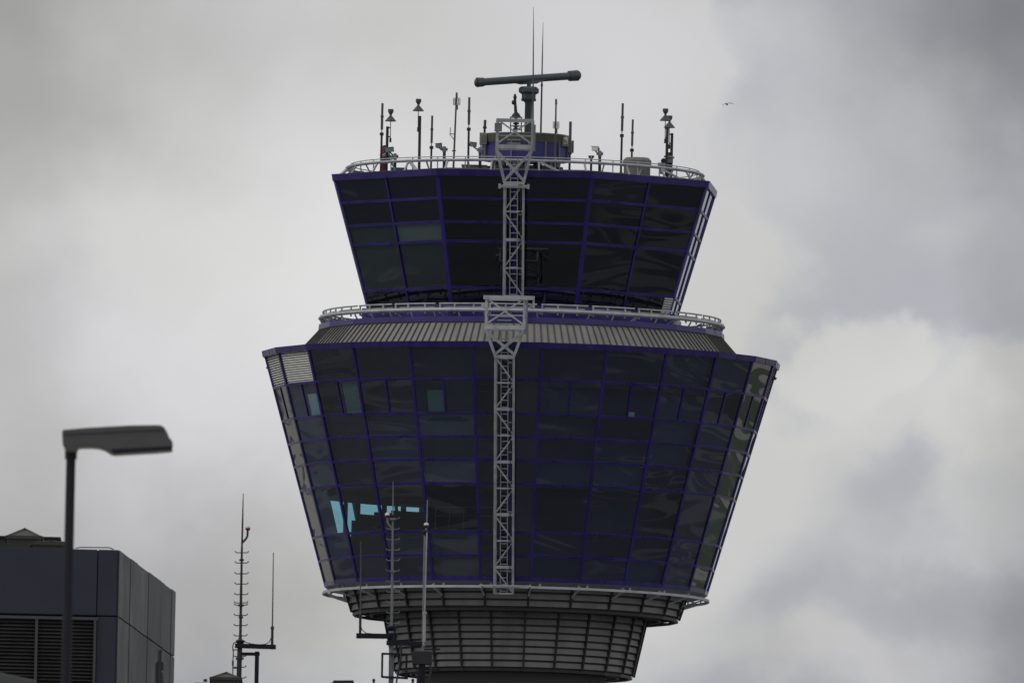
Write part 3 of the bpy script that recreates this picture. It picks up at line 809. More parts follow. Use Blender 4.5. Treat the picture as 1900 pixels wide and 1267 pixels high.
# funnel (double cone) antennas
def funnel(ut, vt, up_, vp, ub, Y, label, side=-1, k=1.0):
    top = at(ut, vt, Y); s = k
    base = V3((at(ub, 300, Y).x, Y, ZD)); t = thing('cone_antenna', label, 'antenna', base, 'double cone antennas on the tower roof')
    c0 = V3((top.x, Y, top.z - .50 * s))
    MB().lathe(c0, [(.235 * s, -.0), (.235 * s, .015), (.05 * s, .23 * s), (.045 * s, .27 * s), (.10 * s, .36 * s), (.115 * s, .40 * s), (.115 * s, .50 * s)], 20, smooth=False).build('double_cone', GREYA, t)
    pt = at(up_, vp, Y)
    rodb = V3((top.x + .01, Y, pt.z - .65))
    MB().tube(c0, rodb, .017).tube(rodb, rodb + V3((0, 0, .18)), .045).build('feed_rod', BLACK, t)
    MB().tube(base, pt, .06).lathe(base, [(.14, 0), (.14, .03), (.07, .1)], 12).build('pole', BLACK, t)
    b = MB()
    for dz in (.05, .42): b.beam(V3((pt.x, Y, pt.z - dz)), V3((rodb.x, Y, pt.z - dz)), .05, .05)
    b.build('bracket', BLACK, t)
funnel(725.2, 203, 719, 235, 717.3, R1(725, 300), 'lower of the two black funnel antennas on the left of the roof')
funnel(776.6, 184, 779.2, 215.5, 778, R1(776, 300), 'highest black funnel antenna with its pole to the right of its rod')
funnel(1235, 202, 1238.5, 237, 1236.5, R1(1235, 300), 'higher funnel antenna of the overlapping pair at the right end of the roof')
funnel(1242.5, 215, 1247, 247.5, 1245.5, R1(1242, 290), 'lower funnel antenna of the overlapping pair at the right end of the roof')
# grid topped antennas
def gridant(ut, vt, gv0, gv1, gw, ub, Y, label, stub):
    top = at(ut, vt, Y); base = V3((at(ub, 300, Y).x, Y, ZD)); t = thing('grid_antenna', label, 'antenna', base)
    MB().tube(base, top, .045, .035).tube(at(ut, gv1 + 9, Y), at(ut, gv1, Y), .06).tube(at(ut, vt + 10, Y), top, .05, .04).build('pole', GREYA, t)
    gm_ = MB(); c0, c1 = at(ut - gw, gv1, Y), at(ut + gw, gv0, Y)
    for i in range(5): x = lerp(c0.x, c1.x, i / 4); gm_.beam((x, Y - .05, c0.z), (x, Y - .05, c1.z), .022, .02)
    for i in range(6): z = lerp(c0.z, c1.z, i / 5); gm_.beam((c0.x, Y - .05, z), (c1.x, Y - .05, z), .022, .025)
    gm_.build('grid', GREYA, t)
    if stub:
        s = MB(); a = at(840, 249, Y); b = at(834, 249, Y); s.beam(a + V3((.05, 0, 0)), b, .03, .03); s.tube(at(835.5, 249, Y), at(835.5, 237, Y), .015)
        s.tube(at(842, 259, Y), at(835, 250, Y), .015); s.tube(at(838.5, 280, Y), at(846, 280, Y), .025); s.build('side_dipole', BLACK, t)
gridant(847.3, 172, 183, 195, 6.3, 841.5, R1(845, 290), 'slender mast with a small square grid near its tip, left of the plant room', True)
gridant(1031.8, 184, 227, 238.5, 5.5, 1030, -2.2, 'mast with a small grid halfway up, in front of the blue plant room', False)

# cameras and floodlights
def camera_unit(uh, vh, uw, up_, vp, vb, Y, label, body=GALVD, tilt=0.0, look=-1):
    base = V3((at(up_, vb, Y).x, Y, ZD)); t = thing('surveillance_camera', label, 'camera', base, 'surveillance cameras on the roof edge')
    pt = at(up_, vp, Y)
    MB().tube(base, pt, .065).build('post', BLACK, t)
    MB().lathe(pt - V3((0, 0, .05)), [(.07, -.14), (.085, -.09), (.085, .06), (.05, .12)], 14).tube(pt - V3((.14, 0, .05)), pt + V3((.14, 0, -.05)), .06).build('pan_head', GALVD, t)
    h = at(uh, vh, Y); wd = M(uw)
    c = MB(); d = V3((math.cos(tilt), -.25, math.sin(tilt))).normalized()
    c.beam(h - d * wd / 2, h + d * wd / 2, .17, .17, (0, 0, 1)); c.beam(h - d * (wd / 2 + .05), h + d * wd / 2, .2, .03, (0, 0, 1), .1)
    hs = c.build('camera_housing', body, t, .01)
    MB().tube(h + d * look * wd / 2, h + d * look * (wd / 2 + .04), .065).build('lens', LENSM, hs)
    MB().path([h - V3((0, 0, .08)), V3((lerp(h.x, pt.x, .4), Y, h.z - .16)), pt - V3((0, 0, .08))], .028).build('arm', BLACK, t)
camera_unit(815, 271, 10, 824.5, 275, 293, R1(824, 300), 'grey camera on a short post between the rod antenna and grid mast', tilt=.1)
camera_unit(878.5, 269, 11, 891, 276, 296, R1(890, 290), 'grey camera facing left under the left cabinet of the plant room', tilt=-.1)
camera_unit(1104.5, 276.5, 12, 1113, 283, 298, R1(1113, 300), 'white camera on a post right of the plant room', WHITE, -.05, 1)
camera_unit(723, 278.5, 15, 733, 288, 298, R1(730, 310), 'large tilted camera housing beside the red warning device', tilt=.12)
# red warning device with its two lower lamps
Y = R1(712, 285); b = V3((at(712, 297, Y).x, Y, ZD)); t = thing('siren', 'dark red warning device at the left end of the roof rail', 'siren', b)
p1 = at(713, 296, Y); p2 = at(713.5, 274, Y)
MB().tube(b, p1, .14).tube(p1, lerp(p1, p2, .45), .19).tube(lerp(p1, p2, .45), p2, .16, .10).build('red_body', RED, t)
c = MB(); c.tube(at(711, 291, Y - .2), at(722, 285.5, Y - .3), .10, .12); c.tube(at(719, 296, Y - .2), at(727, 292, Y - .3), .08, .1); c.build('horn', GALVD, t)
MB().ball(p2, .1).build('cap', BLACK, t)
# right cluster
Y = R1(1240, 285); b = V3((at(1241, 300, Y).x, Y, ZD)); t = thing('floodlight', 'brown and grey floodlight head under the paired funnel antennas', 'floodlight', b)
MB().tube(b, at(1241, 297, Y), .15).tube(at(1241, 306, Y), at(1241.5, 283, Y), .12, .1).build('brown_post', RUST, t)
MB().box(at(1241.5, 296, Y - .15), .32, .25, .3).beam(at(1232, 290.5, Y - .2), at(1251, 293, Y - .2), .06, .3).build('lamp_head', GALVD, t, .01)
MB().tube(at(1231.5, 299, Y - .25), at(1231.5, 299, Y - .05), .12).build('reflector', BLACK, t)
Y = R1(1226, 300); b = V3((at(1227, 306, Y).x, Y, ZD)); t = thing('junction_box', 'low grey junction box on the roof right of the beige vent', 'junction box', b)
MB().box(at(1227, 307, Y), .3, .22, .2).build('box_body', GALVD, t, .01); MB().box(at(1227, 314, Y), .1, .1, .4).build('leg', BLACK, t)
# twin lamp
Y = R1(1097, 320); b = V3((at(1097, 300, Y).x, Y, ZD)); t = thing('twin_lamp', 'small twin headed lamp left of the white camera', 'lamp', b)
MB().tube(b, at(1097, 295, Y), .05).build('post', BLACK, t)
for du_ in (-2.6, 2.6): MB().tube(at(1097 + du_ * .3, 295, Y), at(1097 + du_, 292, Y), .03).tube(at(1097 + du_, 293.5, Y), at(1097 + du_ * 1.1, 289, Y), .05, .065).build('lamp_head', BLACK, t)
# beige vent
Y = M(-150); b0 = at(1182, 310, Y); b = V3((b0.x, Y, ZD)); t = thing('roof_vent', 'squat beige vent housing with a flat lid on the right of the roof', 'roof vent', b)
zt_ = at(1182, 293, Y).z; r = M(26.5)
MB().lathe((b.x, Y, 0), [(r * .93, ZD), (r * .93, zt_ - .32)], 20).build('vent_body', BEIGE, t)
MB().lathe((b.x, Y, 0), [(r, zt_ - .36), (r, zt_ - .12), (r * .8, zt_), (r * .3, zt_ + .01)], 20, smooth=False).build('vent_lid', BEIGE, t)
# low hatches near the rail
for (u, v, wd, h, Y, lab, nm) in ((880, 318, 46, 10, -5.6, 'low beige hatch box behind the roof rail left of the gantry', 'hatch'), (665, 322, 20, 7, -1.2, 'flat dark duct at the far left of the roof edge', 'duct_box'), (740, 316, 30, 6, -4.2, 'low grey cable box behind the rail below the left camera', 'cable_box')):
    p = at(u, v, Y); t = thing(nm, lab, nm.replace('_', ' '), (p.x, Y, ZD))
    MB().box((p.x, Y, ZD + M(h) / 2), M(wd), .6, M(h)).build('box_body', BEIGE if wd > 40 else GALVD, t, .02)
    MB().box((p.x, Y, ZD + M(h) + .015), M(wd) * 1.04, .66, .04).build('lid', GALVD, t)
# mast with beacon on the plant room
Y = -.6; b = V3((at(957, 247, Y).x, Y, zpt)); t = thing('beacon_mast', 'short dark beacon mast on a cage left of the radar column', 'beacon mast', b)
MB().tube(at(957.5, 217, Y), at(955.5, 186, Y), .075, .055).tube(at(957, 247, Y), at(957.5, 217, Y), .06).build('mast_tube', BLACK, t)
c = MB()
for dv, r in ((177, .05), (181, .075), (184, .06), (190.5, .085)): c.ball(at(955.6 - (.9 if dv > 188 else 0) * 3, dv, Y), r, 10, 6, (1, 1, 1.2))
c.build('beacon', BLACK, t)
MB().lathe(at(957.5, 218, Y), [(.24, -.02), (.2, .04), (.15, .12), (.08, .2)], 14).build('collar', BLACK, t)
c = MB()
for u in (947.5, 967.5): c.beam(at(u, 218, Y - .2), at(u, 247, Y - .2), .05, .05); c.beam(at(u, 218, Y + .3), at(u, 247, Y + .3), .04, .04)
for v in (218, 226, 234, 241): c.beam(at(946, v, Y - .2), at(969, v + .4, Y - .2), .045, .05)
c.build('cage', GALVD, t)
c = MB()
for v in (228, 233, 238): c.tube(at(957.5, v, Y), at(957.5, v + 3, Y), .13)
c.build('insulator', BLACK, t)

# radar
Y = 0.0; b = V3((at(979, 250, Y).x, Y, zpt)); t = thing('radar', 'surface movement radar with long horizontal tubular antenna on a grey column', 'radar', b)
x0 = b.x + .01; zz = lambda v: at(979, v, Y).z
MB().lathe((x0, Y, 0), [(.155, zpt - .1), (.15, zz(192)), (.24, zz(186.5))], 24).build('column', RADM, t)
c = MB(); c.lathe((x0, Y, 0), [(.3, zz(186.6)), (.3, zz(184.5))], 16)
for k in range(10): a = k * 36; c.tube((x0 + .28 * math.cos(math.radians(a)), .28 * math.sin(math.radians(a)), zz(188)), (x0 + .28 * math.cos(math.radians(a)), .28 * math.sin(math.radians(a)), zz(183.5)), .03, n=6)
c.build('flange', BLACK, t)
MB().lathe((x0, Y, 0), [(.30, zz(184.3)), (.31, zz(175))], 8, .3, False).build('gear_box', RADM, t, .02)
MB().lathe((x0, Y, 0), [(.34, zz(175)), (.44, zz(172)), (.44, zz(165)), (.34, zz(161.5)), (.15, zz(161))], 8, .3, False).build('turntable_housing', RADM, t, .02)
ang = 0.115
L0, L1 = at(884, 153.5, -.9), at(1072, 140.5, .9)
axd = (L1 - L0).normalized()
MB().tube((x0, Y, zz(161.5)), (x0, Y, zz(154)), .09).build('spindle', RADM, t)
c = MB(); cen = (L0 + L1) / 2
upv = V3((0, 0, 1)); sdv = axd.cross(upv).normalized(); upn = sdv.cross(axd)
vs = []; ns = 16
for e in (L0, L1):
    for i in range(ns):
        a = 2 * math.pi * i / ns
        vs.append(e + sdv * math.cos(a) * .19 + upn * math.sin(a) * .155)
c.add(vs, [(i, (i + 1) % ns, ns + (i + 1) % ns, ns + i) for i in range(ns)], True); c.add(vs, [tuple(range(ns))[::-1], tuple(range(ns, 2 * ns))])
ant = c.build('antenna_bar', RADM, t)
c = MB(); c.ball(L0, .175, 16, 8, (.55, 1, 1)); c.tube(L0 + axd * .02, L0 + axd * .32, .205, .185, 16); c.build('end_cap', RADM, ant)
c = MB(); c.ball(L1, .2, 16, 8, (.75, 1, 1)); c.tube(L1 - axd * .4, L1, .215, .225, 16); c.build('end_cap', RADM, ant)
c = MB(); k0 = V3((x0, 0, zz(152)))
lo = at(945, 152.5, 0); hi = at(1012, 148, 0); md0 = at(965, 157, 0); md1 = at(996, 155.5, 0)
c.prism([lo + V3((0, -.12, 0)), hi + V3((0, -.12, 0)), md1 + V3((0, -.12, 0)), md0 + V3((0, -.12, 0))], (0, .24, 0)); c.build('cradle', RADM, ant)

# fixings on cab edge
for nm, (u, v, Y) in (('a', (630, 356, -2.5)), ):
    pass

# ================================================================== GULL
Yb = -300.0; sgl = (Yb - CAM.y) / S
c0 = at(1349, 194.2, Yb); t = thing('gull', 'tiny gull gliding with arched wings against the sky right of the tower', 'bird', c0)
def wing(pts, wds):
    c = MB()
    for (a, b), (w0, w1) in zip(zip(pts, pts[1:]), zip(wds, wds[1:])):
        a3, b3 = at(*a, Yb), at(*b, Yb)
        c.hexa([a3 + V3((0, -w0, 0)), a3 + V3((0, w0, 0)), a3 + V3((0, w0, .007)), a3 + V3((0, -w0, .007)), b3 + V3((0, -w1, 0)), b3 + V3((0, w1, 0)), b3 + V3((0, w1, .012)), b3 + V3((0, -w1, .012))])
    return c
bd = MB(); bd.ball(c0, .055, 12, 8, (1, 3.2, .9)); bd.ball(c0 + V3((-.02, -.17, .02)), .035); 
bd.v += wing([(1349, 194), (1344.5, 193), (1341.5, 196), (1340, 200.5)], (.07, .08, .06, .02)).v
wl = wing([(1349, 194), (1344.5, 193), (1341.5, 196), (1340, 200.5)], (.07, .08, .06, .02)); wr = wing([(1349, 194), (1353, 191.5), (1356.5, 192), (1361, 193.8)], (.07, .08, .06, .02))
bd = MB(); bd.ball(c0, .034, 12, 8, (1, 4.5, .9)).ball(c0 + V3((-.02, -.15, .02)), .025)
for q_ in (wl, wr): bd.add(q_.v, q_.f)
bd.build('body', FEATH, t)

# ================================================================== STREET LAMP (near, left)
Yl = -D + 222
prof = [(115, 797), (160, 793), (243, 788.5), (296, 788), (304, 791), (311, 803), (314, 812), (319, 816), (320.5, 822), (318.5, 835), (290, 837.5), (212, 842), (205, 840), (196, 834), (185, 830), (170, 828.5), (148, 829), (143, 831), (143, 838), (121, 838), (120, 829), (116, 824)]
b = at(130, 1300, Yl); base = V3((b.x - .02, Yl, 0))
t = thing('street_lamp', 'dark street lamp with flat tapered head on a thin pole at the left', 'street lamp', base)
MB().prism([at(u, v, Yl - .13) for u, v in prof], (0, .26, 0)).build('lamp_head', LAMPM, t, .012)
MB().tube(V3((base.x, Yl, 0)), at(131.5, 850, Yl), .05, .030, 20).tube(at(131.5, 852, Yl), at(131.7, 836, Yl), .038, .040, 20).build('pole', POLEM, t)
MB().beam(at(118, 806, Yl - .133), at(306, 797, Yl - .133), .006, .008).build('seam', BLACK, t)
MB().prism([at(u, v, Yl - .137) for u, v in ((205, 833), (318, 827), (320, 834), (212, 841.5))], (0, .274, 0)).build('lens_tray', POLEM, t, .006)
MB().hexa([at(215, 842, Yl - .1), at(316, 836, Yl - .1), at(316, 836, Yl + .1), at(215, 842, Yl + .1)] + [at(215, 839, Yl - .1), at(316, 833, Yl - .1), at(316, 833, Yl + .1), at(215, 839, Yl + .1)]).build('lens', SKYG, t)
# second lamp whose head just enters the bottom-left corner
Y2 = -D + 260
t = thing('street_lamp', 'second street lamp whose rounded dark head just shows in the bottom left corner', 'street lamp', V3((at(-120, 1300, Y2).x, Y2, 0)))
pr2 = [(-125, 1237), (0, 1247), (40, 1256), (66, 1261), (68, 1268), (40, 1270), (-20, 1268), (-125, 1262)]
MB().prism([at(u, v, Y2 - .13) for u, v in pr2], (0, .26, 0)).build('lamp_head', LAMPM, t, .012)
MB().tube(V3((at(-115, 1300, Y2).x, Y2, 0)), at(-115, 1250, Y2), .05, .035, 16).build('pole', POLEM, t)

# ================================================================== CLAD BUILDING (left)
Yf = -D + 600
corner = at(222, 1020, Yf); ztop = corner.z; xc = corner.x
fy = Yf + 13.4
farp = at(326.5, 1098, fy); xf = farp.x
# make the far top exactly level with the near one by solving for its distance
for _ in range(30):
    p = at(326.5, 1098, fy); fy += (ztop - p.z) / (p.z / (fy - CAM.y)) ; xf = p.x
side = V3((xf - xc, fy - Yf, 0)); 
t = thing('clad_building', 'dark blue grey panel clad building with louvred opening at the lower left', 'building', (xc - 6, Yf + 6, 0))
xl = xc - 26
core = MB()
foot = [V3((xl, Yf + .12, 0)), V3((xc - .10, Yf + .12, 0)), V3((xf - .10, fy, 0)), V3((xl, fy, 0))]
core.prism([p_ for p_ in foot], (0, 0, ztop - .012)); core.build('wall_core', JOINT, t)
def zf_(v): return at(218, v, Yf).z
sx = lambda u, v=1100: at(u + (v - 1100) * 0, v, Yf).x
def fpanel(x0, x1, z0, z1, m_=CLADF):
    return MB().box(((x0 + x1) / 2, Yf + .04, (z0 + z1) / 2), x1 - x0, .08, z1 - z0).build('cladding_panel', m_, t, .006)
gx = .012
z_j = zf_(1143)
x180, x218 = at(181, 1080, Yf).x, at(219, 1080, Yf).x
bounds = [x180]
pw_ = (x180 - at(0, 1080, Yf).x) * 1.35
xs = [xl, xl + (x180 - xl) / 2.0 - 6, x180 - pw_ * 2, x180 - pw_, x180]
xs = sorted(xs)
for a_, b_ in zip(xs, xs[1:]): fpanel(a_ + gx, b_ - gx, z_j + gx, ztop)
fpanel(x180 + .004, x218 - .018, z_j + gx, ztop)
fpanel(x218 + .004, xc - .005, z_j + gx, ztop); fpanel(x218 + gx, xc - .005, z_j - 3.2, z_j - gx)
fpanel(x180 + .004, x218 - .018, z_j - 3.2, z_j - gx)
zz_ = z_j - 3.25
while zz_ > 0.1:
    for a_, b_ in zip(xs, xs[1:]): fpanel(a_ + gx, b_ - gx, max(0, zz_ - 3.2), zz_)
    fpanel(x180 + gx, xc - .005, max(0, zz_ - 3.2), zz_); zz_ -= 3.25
# louvred opening
lz1 = zf_(1151); lz0 = z_j - 3.15
lx1 = at(176, 1180, Yf).x; lx0 = lx1 - 5.0
lf = MB()
for a_, b_, c_, d_ in ((lx0, lx1, lz1, lz1 + .05), (lx0, lx1, lz0 - .05, lz0)): lf.box(((a_ + b_) / 2, Yf + .0, (c_ + d_) / 2), b_ - a_ + .1, .1, d_ - c_)
for x in (lx1, at(67, 1200, Yf).x, lx0): lf.box((x, Yf + .0, (lz0 + lz1) / 2), .045, .09, lz1 - lz0)
LF = lf.build('louvre_frame', CLADS, t)
lb = MB(); z = lz1 - .03
while z > lz0:
    lb.hexa([(lx0, Yf - .02, z - .035), (lx1, Yf - .02, z - .035), (lx1, Yf - .012, z - .035), (lx0, Yf - .012, z - .035), (lx0, Yf + .05, z), (lx1, Yf + .05, z), (lx1, Yf + .058, z), (lx0, Yf + .058, z)]); z -= .062
lb.build('louvre_blade', LOUVD, LF)
# side wall panels
us = [222, 231.5, 243, 256.5, 276.5, 300, 306.5, 319, 326.5]
fr_ = []
for u in us:     # fraction along the side wall whose top edge shows at column u
    lo_, hi_ = 0, 1
    for _ in range(40):
        m_ = (lo_ + hi_) / 2; p = V3((xc, Yf, ztop)) + side * m_
        q_ = p - CAM; uu = 950 + S * q_.dot(RT) / q_.dot(fwd)
        if uu < u: lo_ = m_
        else: hi_ = m_
    fr_.append(lo_)
sn = V3((side.y, -side.x, 0)).normalized()
zside = ztop - (ztop - z_j)
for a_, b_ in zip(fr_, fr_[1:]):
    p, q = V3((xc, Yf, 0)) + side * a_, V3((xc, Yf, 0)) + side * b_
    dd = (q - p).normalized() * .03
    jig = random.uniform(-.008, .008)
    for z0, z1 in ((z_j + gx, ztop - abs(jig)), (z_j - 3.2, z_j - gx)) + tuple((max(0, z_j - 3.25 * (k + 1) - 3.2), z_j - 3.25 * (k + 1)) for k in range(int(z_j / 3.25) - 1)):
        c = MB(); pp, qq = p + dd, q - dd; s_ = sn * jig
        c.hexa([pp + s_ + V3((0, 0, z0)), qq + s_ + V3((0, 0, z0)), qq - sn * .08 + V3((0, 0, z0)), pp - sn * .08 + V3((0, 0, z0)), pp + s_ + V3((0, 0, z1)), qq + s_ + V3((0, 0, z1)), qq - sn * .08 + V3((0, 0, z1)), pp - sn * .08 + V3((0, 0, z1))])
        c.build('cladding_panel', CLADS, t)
MB().box((xc - 13.2, (Yf + fy) / 2 + .1, ztop - .03), 25.4, fy - Yf - .3, .04).build('flat_roof', SKYL, t)
c = MB()
c.path([at(140, 1016.5, Yf + .6), at(150, 1015, Yf + .6), at(203, 1015.5, Yf + .6), at(211, 1019, Yf + .6)], .01)
c.build('roof_cable', GALVD, t)
# skylights on its roof
def pyramid(ua, va, ul, ur, vbse, Y, label, rootz, m_=SKYG, dep=2.0):
    a_, l_, r_ = at(ua, va, Y), at(ul, vbse, Y), at(ur, vbse, Y); zb_ = (l_.z + r_.z) / 2
    t_ = thing('pyramid_skylight', label, 'skylight', (a_.x, Y, rootz), 'pyramid skylights on flat roofs')
    hw_ = (r_.x - l_.x) / 2; cx = (l_.x + r_.x) / 2; hd = dep / 2
    base4 = [V3((cx - hw_, Y - hd, zb_)), V3((cx + hw_, Y - hd, zb_)), V3((cx + hw_, Y + hd, zb_)), V3((cx - hw_, Y + hd, zb_))]
    apex = V3((a_.x, Y, a_.z))
    MB().add(base4 + [apex], [(0, 1, 4), (1, 2, 4), (2, 3, 4), (3, 0, 4), (3, 2, 1, 0)]).build('glazing', m_, t_)
    c = MB()
    for q_ in base4: c.beam(q_, apex, .05, .05, (0, -1, 0))
    for i in range(4): c.beam(base4[i], base4[(i + 1) % 4], .06, .06, (0, 0, 1))
    c.build('frame', SKYL, t_)
    MB().hexa([V3((q_.x, q_.y, rootz)) for q_ in base4] + [q_ - V3((0, 0, .03)) for q_ in base4]).build('curb', SKYL, t_)
    return t_
rz = ztop - .01
pyramid(46, 982, 14, 78, 1002.5, Yf + 3.0, 'taller dark pyramid skylight above the clad building', rz, SKYL)
pyramid(97, 1004.5, 62, 131, 1014, Yf + 2.2, 'low pale pyramid skylight half hidden by the roof edge beside the lamp pole', rz)
p0, p1 = at(-60, 1003, Yf + 5.5), at(109.5, 1003, Yf + 5.5)
tt = thing('plant_box', 'long dark rooftop box under the taller skylight', 'rooftop box', ((p0.x + p1.x) / 2, Yf + 5.5, rz))
MB().box(((p0.x + p1.x) / 2, Yf + 5.5, (p1.z + rz) / 2), p1.x - p0.x, 1.6, p1.z - rz).build('box_body', SKYL, tt)
MB().box(((p0.x + p1.x) / 2, Yf + 5.5, p1.z), p1.x - p0.x + .08, 1.7, .04).build('lid', JOINT, tt)
# small bracket antenna in front of the side wall
Ys = Yf - 6
b = at(297, 1330, Ys); t = thing('panel_antenna', 'slim black panel antenna cluster on a pole before the grey side wall', 'antenna', (b.x, Ys, 0))
MB().tube((b.x, Ys, 0), at(297, 1212, Ys), .03).build('pole', BLACK, t)
MB().tube(at(297, 1206, Ys), at(296, 1228, Ys), .035).ball(at(297.5, 1207, Ys), .035).build('antenna', BLACK, t)
for (a_, b_) in (((291, 1230), (290, 1275)), ((301, 1230), (301, 1243)), ((299, 1247), (301, 1275))):
    MB().tube(at(*a_, Ys), at(*b_, Ys), .028).build('panel', BLACK, t)
MB().beam(at(289, 1230, Ys), at(303, 1229, Ys), .04, .04).beam(at(290, 1246, Ys), at(300, 1246, Ys), .035, .035).build('bracket', BLACK, t)

# ================================================================== HALL CARRYING THE ANTENNA MASTS
Ym = -D + 700; sm_ = 700 / S
zroof = at(600, 1284, Ym - 4).z
xa, xb = at(352, 1277, Ym).x, at(880, 1277, Ym).x
t = thing('flat_roofed_hall', 'low dark hall below the masts with only its rooftop parts in view', 'building', ((xa + xb) / 2, Ym + 3, 0))
HB = MB().box(((xa + xb) / 2, Ym + 3, zroof / 2 - .01), xb - xa, 14, zroof).build('wall', CLADF, t)
MB().box(((xa + xb) / 2, Ym + 3, zroof + .05), xb - xa + .2, 14.2, .14).build('roof', SKYL, t)
pyramid(420, 1248, 392, 447, 1263, Ym - 1, 'dark pyramid skylight at the foot of the left mast', zroof + .1, SKYL)
p0, p1 = at(361, 1263, Ym - .5), at(447, 1263, Ym - .5)
tt = thing('plant_box', 'low dark rooftop box around the foot of the left mast', 'rooftop box', ((p0.x + p1.x) / 2, Ym - .5, zroof + .1))
MB().box(((p0.x + p1.x) / 2, Ym + .9, (p1.z + zroof) / 2), p1.x - p0.x, 1.0, p1.z - zroof).build('box_body', SKYL, tt)
MB().tube(at(381, 1264, Ym - .2), at(381, 1259, Ym - .2), .04).build('pipe_stub', SKYL, tt)
p0, p1 = at(609, 1264, Ym + 1), at(656, 1264, Ym + 1)
tt = thing('plant_box', 'low blue grey rooftop unit left of the middle mast', 'rooftop box', ((p0.x + p1.x) / 2, Ym + 1, zroof + .1))
MB().prism([V3((p0.x, Ym + 1, zroof + .1)), V3((p1.x, Ym + 1, zroof + .1)), p1, V3((p0.x + .1, Ym + 1, p0.z)), V3((p0.x, Ym + 1, p0.z - .05))], (0, 1.2, 0)).build('box_body', CLADS, tt)
MB().beam(V3((p0.x + .1, Ym + 1.6, p0.z + .02)), p1 + V3((0, .6, .02)), .02, 1.2, (0, 1, 0)).build('lid', SKYL, tt)
for u in (693.5, 766):
    pp = at(u, 1262, Ym); tt = thing('vent_pipe', 'tiny vent pipe on the hall roof ' + ('left of the middle mast' if u < 700 else 'under the right mast'), 'vent pipe', (pp.x, Ym, zroof + .1))
    MB().tube((pp.x, Ym, zroof + .1), pp, .025).tube(pp, pp + V3((0, 0, .04)), .04, .02).build('pipe', BLACK, tt)

def mast(name, label, pts, rs, steps, sdir, light=None, group='antenna masts on the hall roof', Y=Ym):
    bt = at(*pts[-1], Y); base = V3((bt.x, Y, zroof + .1)); t_ = thing(name, label, 'antenna mast', base, group)
    c = MB()
    P3 = [at(u, v, Y) for u, v in pts]; P3[-1] = base
    for (a_, b_), (ra, rb) in zip(zip(P3, P3[1:]), rs): c.tube(a_, b_, ra, rb, 10)
    c.build('pole', GALVD if sdir == 2 else BLACK, t_)
    for i, (u, v, kind) in enumerate(steps):
        s = MB(); L = 13
        a_, b_ = at(u - L, v, Y), at(u + L, v, Y)
        s.path([at(u - L, v + .3, Y) + V3((0, 0, .025)), at(u - L + 3, v + 1, Y), at(u + L - 3, v + 1, Y), at(u + L, v + .3, Y) + V3((0, 0, .025))], .011 if kind < 2 else .014, 6)
        if kind == 1: s.beam(at(u - 5, v + 1.5, Y - .06), at(u + 5, v + 1.5, Y - .06), .04, .1)
        s.build('climbing_step', GALVD if sdir == 2 else BLACK, t_)
    if light:
        (lu, lv), (pu, pv) = light
        c = MB(); c.path([at(pu, pv, Y), at(lerp(pu, lu, .6), lerp(pv, lv, .22), Y), at(lerp(pu, lu, .92), lerp(pv, lv, .40), Y), at(lu, lv + 4, Y)], .022, 8); c.build('light_arm', GALVD if sdir == 2 else BLACK, t_)
        lamp = MB(); lamp.lathe(at(lu, lv + 4.5, Y), [(.03, -.02), (.05, 0), (.05, .03)], 12).build('lamp_base', RED, t_)
        MB().ball(at(lu, lv + .5, Y), .05, 12, 8, (1, 1, .85)).build('lamp_globe', WHITE, t_)
    return t_, base
# left mast
pts = [(451.3, 915), (450.3, 962), (448.9, 1015), (447.5, 1090), (446.0, 1180), (445.2, 1190), (443, 1267)]
ml, bl_ = mast('antenna_mast', 'left antenna mast with climbing steps standing clear against the sky', pts,
     [(.008, .016), (.018, .020), (.022, .026), (.028, .030), (.030, .05), (.052, .055)],
     [(448.7, 1024, 0), (448.5, 1043, 0), (448.2, 1063, 0), (447.9, 1082, 0), (447.6, 1101.5, 0), (447.3, 1117, 0), (447.2, 1121, 1), (446.9, 1140, 0), (446.5, 1159, 0), (446.2, 1178, 0), (445, 1216, 0), (444.2, 1236, 0), (443.8, 1256, 0)], 1, ((459.8, 977.5), (450, 1006)))
c = MB(); c.lathe(at(445.8, 1191, Ym), [(.05, -.05), (.10, .03), (.05, .06)], 14, smooth=False)
for v in (1038.5, 1144.5): c.tube(at(448.2 - (v - 1038) * .012, v - 1.7, Ym), at(448.2 - (v - 1038) * .012, v + 1.7, Ym), .05)
c.tube(at(444.8, 1219, Ym), at(444.8, 1223, Ym), .085); c.build('collar', BLACK, ml)
c = MB(); c.beam(at(436, 1197, Ym - .08), at(512, 1199.5, Ym - .08), .085, .07)
c.beam(at(436, 1194.2, Ym - .04), at(512, 1196.5, Ym - .04), .018, .14); c.beam(at(436, 1200.5, Ym - .04), at(512, 1203, Ym - .04), .018, .14)
c.build('cross_arm', POLEM, ml)
c = MB(); c.beam(at(446, 1212.5, Ym), at(482, 1212.8, Ym), .065, .065).beam(at(477, 1208, Ym), at(475.8, 1268, Ym), .085, .085); c.beam(at(475.8, 1268, Ym), V3((at(475.8, 1268, Ym).x, Ym, zroof + .1)), .085, .085); c.build('side_frame', POLEM, ml)
c = MB(); c.path([at(u, v, Ym - .05) for u, v in ((440, 1190), (434, 1192), (431.5, 1198), (433, 1208), (432, 1230), (432, 1258))], .012, 6); c.path([at(u, v, Ym - .12) for u, v in ((453, 1190), (465, 1193.5), (480, 1195.5), (492, 1194.5), (500, 1190), (503, 1183))], .01, 6); c.build('cable', BLACK, ml)
c = MB(); c.beam(at(431, 1205, Ym), at(444, 1205, Ym), .02, .02); c.build('cable_clip', BLACK, ml); c = MB(); c.beam(at(431, 1239, Ym), at(444, 1239, Ym), .02, .02).tube(at(432, 1225, Ym), at(432, 1234, Ym), .02); c.build('cable_clip', BLACK, ml)
